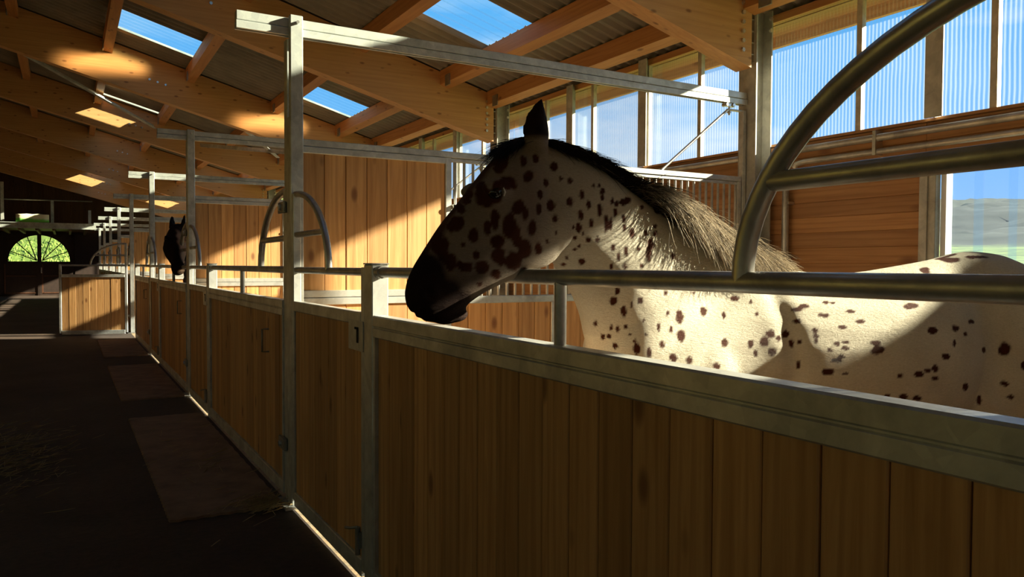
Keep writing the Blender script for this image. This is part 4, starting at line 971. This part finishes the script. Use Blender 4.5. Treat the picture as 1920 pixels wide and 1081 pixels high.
# ---- mane: tapered strands rooted along the crest, falling to the near side
CR = [(.80, 1.757), (.72, 1.752), (.63, 1.720), (.53, 1.672), (.42, 1.600), (.28, 1.510), (.13, 1.447), (.02, 1.405), (-.03, 1.385)]
CRn = np.array(CR); cl_ = np.concatenate([[0], np.cumsum(np.hypot(*np.diff(CRn, axis=0).T))]); cl_ /= cl_[-1]
def crest(t): return np.interp(t, cl_, CRn[:, 0]), np.interp(t, cl_, CRn[:, 1])
from mathutils.bvhtree import BVHTree
bvh = BVHTree.FromPolygons(bvh_pts, bvh_polys)
def push_out(p, off):
    loc, no, i, d = bvh.find_nearest(p)
    if loc is None: return p
    if (p - loc).dot(no) < off: return loc + no * off
    return p
def hair(n, rootfn, dirfn, lenfn, colfn, width, seed, segs=9, grav=1.5, wav=.012):
    q = random.Random(seed); V = []; Fc = []; C = []
    for i in range(n):
        root, t = rootfn(q); d = dirfn(q, t, root); ln = lenfn(q, t); col = colfn(q, t); p = Vector(root); st = ln / segs; ph = q.uniform(0, 6.3); pts = [p.copy()]; lay = q.uniform(.002, .030) * ((1 if t > .38 else .35) if n > 3000 else .4)
        for k in range(segs):
            f = k / segs; d = (d + Vector((0, 0, -grav * st * 4)) + Vector((q.gauss(0, .05), q.gauss(0, .05), q.gauss(0, .03)))).normalized()
            p = p + d * st; w_ = Vector((math.sin(ph + f * 7) * wav, 0, 0)) * f; p = push_out(p + w_ * .5, lay); pts.append(p.copy())
        o = len(V)
        for k, pt in enumerate(pts):
            tg = (pts[min(k + 1, segs)] - pts[max(k - 1, 0)]).normalized(); sd_ = tg.cross(Vector((.2, 1, .3))).normalized(); up_ = tg.cross(sd_); r = width * (1 - .85 * (k / segs) ** 1.5)
            V += [pt + sd_ * r, pt - sd_ * r * .5 + up_ * r * .8, pt - sd_ * r * .5 - up_ * r * .8]
            cc = col(k / segs); C += [cc, cc, cc]
        for k in range(segs):
            a = o + 3 * k
            for e in range(3): Fc.append((a + e, a + (e + 1) % 3, a + 3 + (e + 1) % 3, a + 3 + e))
    me = bpy.data.meshes.new('mane'); me.from_pydata([tuple(v) for v in V], [], Fc); set_col(me, np.array(C)); return me
BK = np.array([.012, .010, .010]); GR = np.array([.16, .14, .12]); TN = np.array([.66, .58, .45])
def mane_root(q):
    t = q.random() ** .95; a, z = crest(t); s = q.gauss(0, .010) ; return (a + q.gauss(0, .004), s, z - .004 - abs(s) * .3), t
def mane_dir(q, t, r):
    if t < .42: return Vector((-.85 + q.gauss(0, .2), .36 + q.gauss(0, .25), .06 + q.gauss(0, .07)))
    lean = -.50 + q.gauss(0, .22) - 1.2 * max(0, t - .8); return Vector((lean, .80 + q.gauss(0, .18), .30 + q.gauss(0, .12) - .5 * max(0, t - .7)))
def mane_len(q, t):
    b = .13 if t < .4 else (.13 + (t - .4) / .1 * .14 if t < .5 else (.25 if t < .75 else .25 - (t - .75) * .40)); return b * q.uniform(.6, 1.15)
def mane_col(q, t):
    k = np.clip((t - .33) / .18, 0, 1); tip = BK * (1 - k) + (TN if q.random() < .62 else GR) * k; root = BK if q.random() < .75 else GR; sw = q.uniform(.1, .75) ** 1.1; j = q.uniform(.75, 1.2)
    return lambda f: (root * (1 - np.clip((f - sw) / .25, 0, 1)) + tip * np.clip((f - sw) / .25, 0, 1)) * j
MT['hair'] = coat_mat('mane_hair', .45, 0.0, .2)
mn = hair(7500, mane_root, mane_dir, mane_len, mane_col, .0013, 21)
mn.vertices.foreach_set('co', twist(get_co(mn)).ravel())
mo = hchild('mane', mn, MT['hair'], hr); mo['kind'] = 'stuff'
def fore_root(q):
    t = q.random(); a = .77 + .06 * q.random(); return (a, q.gauss(0, .014), 1.757 - abs(a - .80) * .25), t
ff = hair(700, fore_root, lambda q, t, r: Vector((.75, q.gauss(0.18, .25), -.28 + q.gauss(0, .1))), lambda q, t: q.uniform(.06, .15), lambda q, t: (lambda f: BK), .0011, 22, 7, .8)
ff.vertices.foreach_set('co', twist(get_co(ff)).ravel())
fo = hchild('forelock', ff, MT['hair'], hr); fo['kind'] = 'stuff'
def tail_root(q): return (-1.285 + q.gauss(0, .008), q.gauss(0, .018), 1.27 + q.gauss(0, .02)), 0
tl = hair(900, tail_root, lambda q, t, r: Vector((-.55, q.gauss(0, .12), -.5)), lambda q, t: q.uniform(.55, .85), lambda q, t: (lambda f, m=q.random(): GR if m < .5 else TN * .7), .0022, 23, 10, .9)
tob = hchild('tail', tl, MT['hair'], hr); tob['kind'] = 'stuff'

# ---- the dark horse looking out of the third stall
h2 = horse_mesh(.012); carve(h2)
def bend(P):
    """turn head and neck about a vertical axis and lower the head"""
    Q = P.copy(); piv = np.array([.40, 0.0]); w = np.clip((P[:, 0] - .40) / .55, 0, 1) * np.clip((P[:, 2] - .95) / .2, 0, 1); w = w * w * (3 - 2 * w)
    a = BEND * w; x = P[:, 0] - piv[0]; y = P[:, 1] * (1 + .22 * w)
    Q[:, 0] = piv[0] + x * np.cos(a) - y * np.sin(a); Q[:, 1] = x * np.sin(a) + y * np.cos(a) - .36 * w; return Q * 1.04
BEND = .5
P2_ = get_co(h2)
c2 = np.tile(np.array([.016, .009, .008]), (len(P2_), 1))
pn = vnoise(P2_, 18, 12)
snip = np.clip((1 - np.linalg.norm((P2_ - np.array([1.13, .02, 1.24])) / np.array([.05, .035, .035]), axis=1)) / .2, 0, 1)
patch = np.clip((P2_[:, 1] - .002 + (pn - .5) * .03) / .02, 0, 1) * np.clip((P2_[:, 0] - .88) / .05, 0, 1) * np.clip((1.135 - P2_[:, 0]) / .03, 0, 1) * (P2_[:, 2] > 1.22)
wm = np.maximum(snip * .8, patch * .75)[:, None]; c2 = c2 * (1 - wm) + np.array([.62, .42, .30]) * wm
set_col(h2, c2)
h2.vertices.foreach_set('co', bend(P2_).ravel()); h2.update()
H2O = np.array([1.57, 10.02]); H2U = np.array([-.45, -.893])
hr2 = thing('horse', 'dark horse with a pale patch on its nose, looking over the third stall front', 'horse', (H2O[0], H2O[1], 0), None, math.atan2(H2U[1], H2U[0]))
hchild('body', h2, MT['coat'], hr2)
eyes(hr2, bend, False)
bvh = BVHTree.FromPolygons([Vector(v) for v in P2_], [tuple(p.vertices) for p in h2.polygons])
m2 = hair(900, mane_root, mane_dir, lambda q, t: q.uniform(.10, .2), lambda q, t: (lambda f: BK), .0028, 31, 6)
m2.vertices.foreach_set('co', bend(get_co(m2)).ravel())
mo2 = hchild('mane', m2, MT['hair'], hr2); mo2['kind'] = 'stuff'
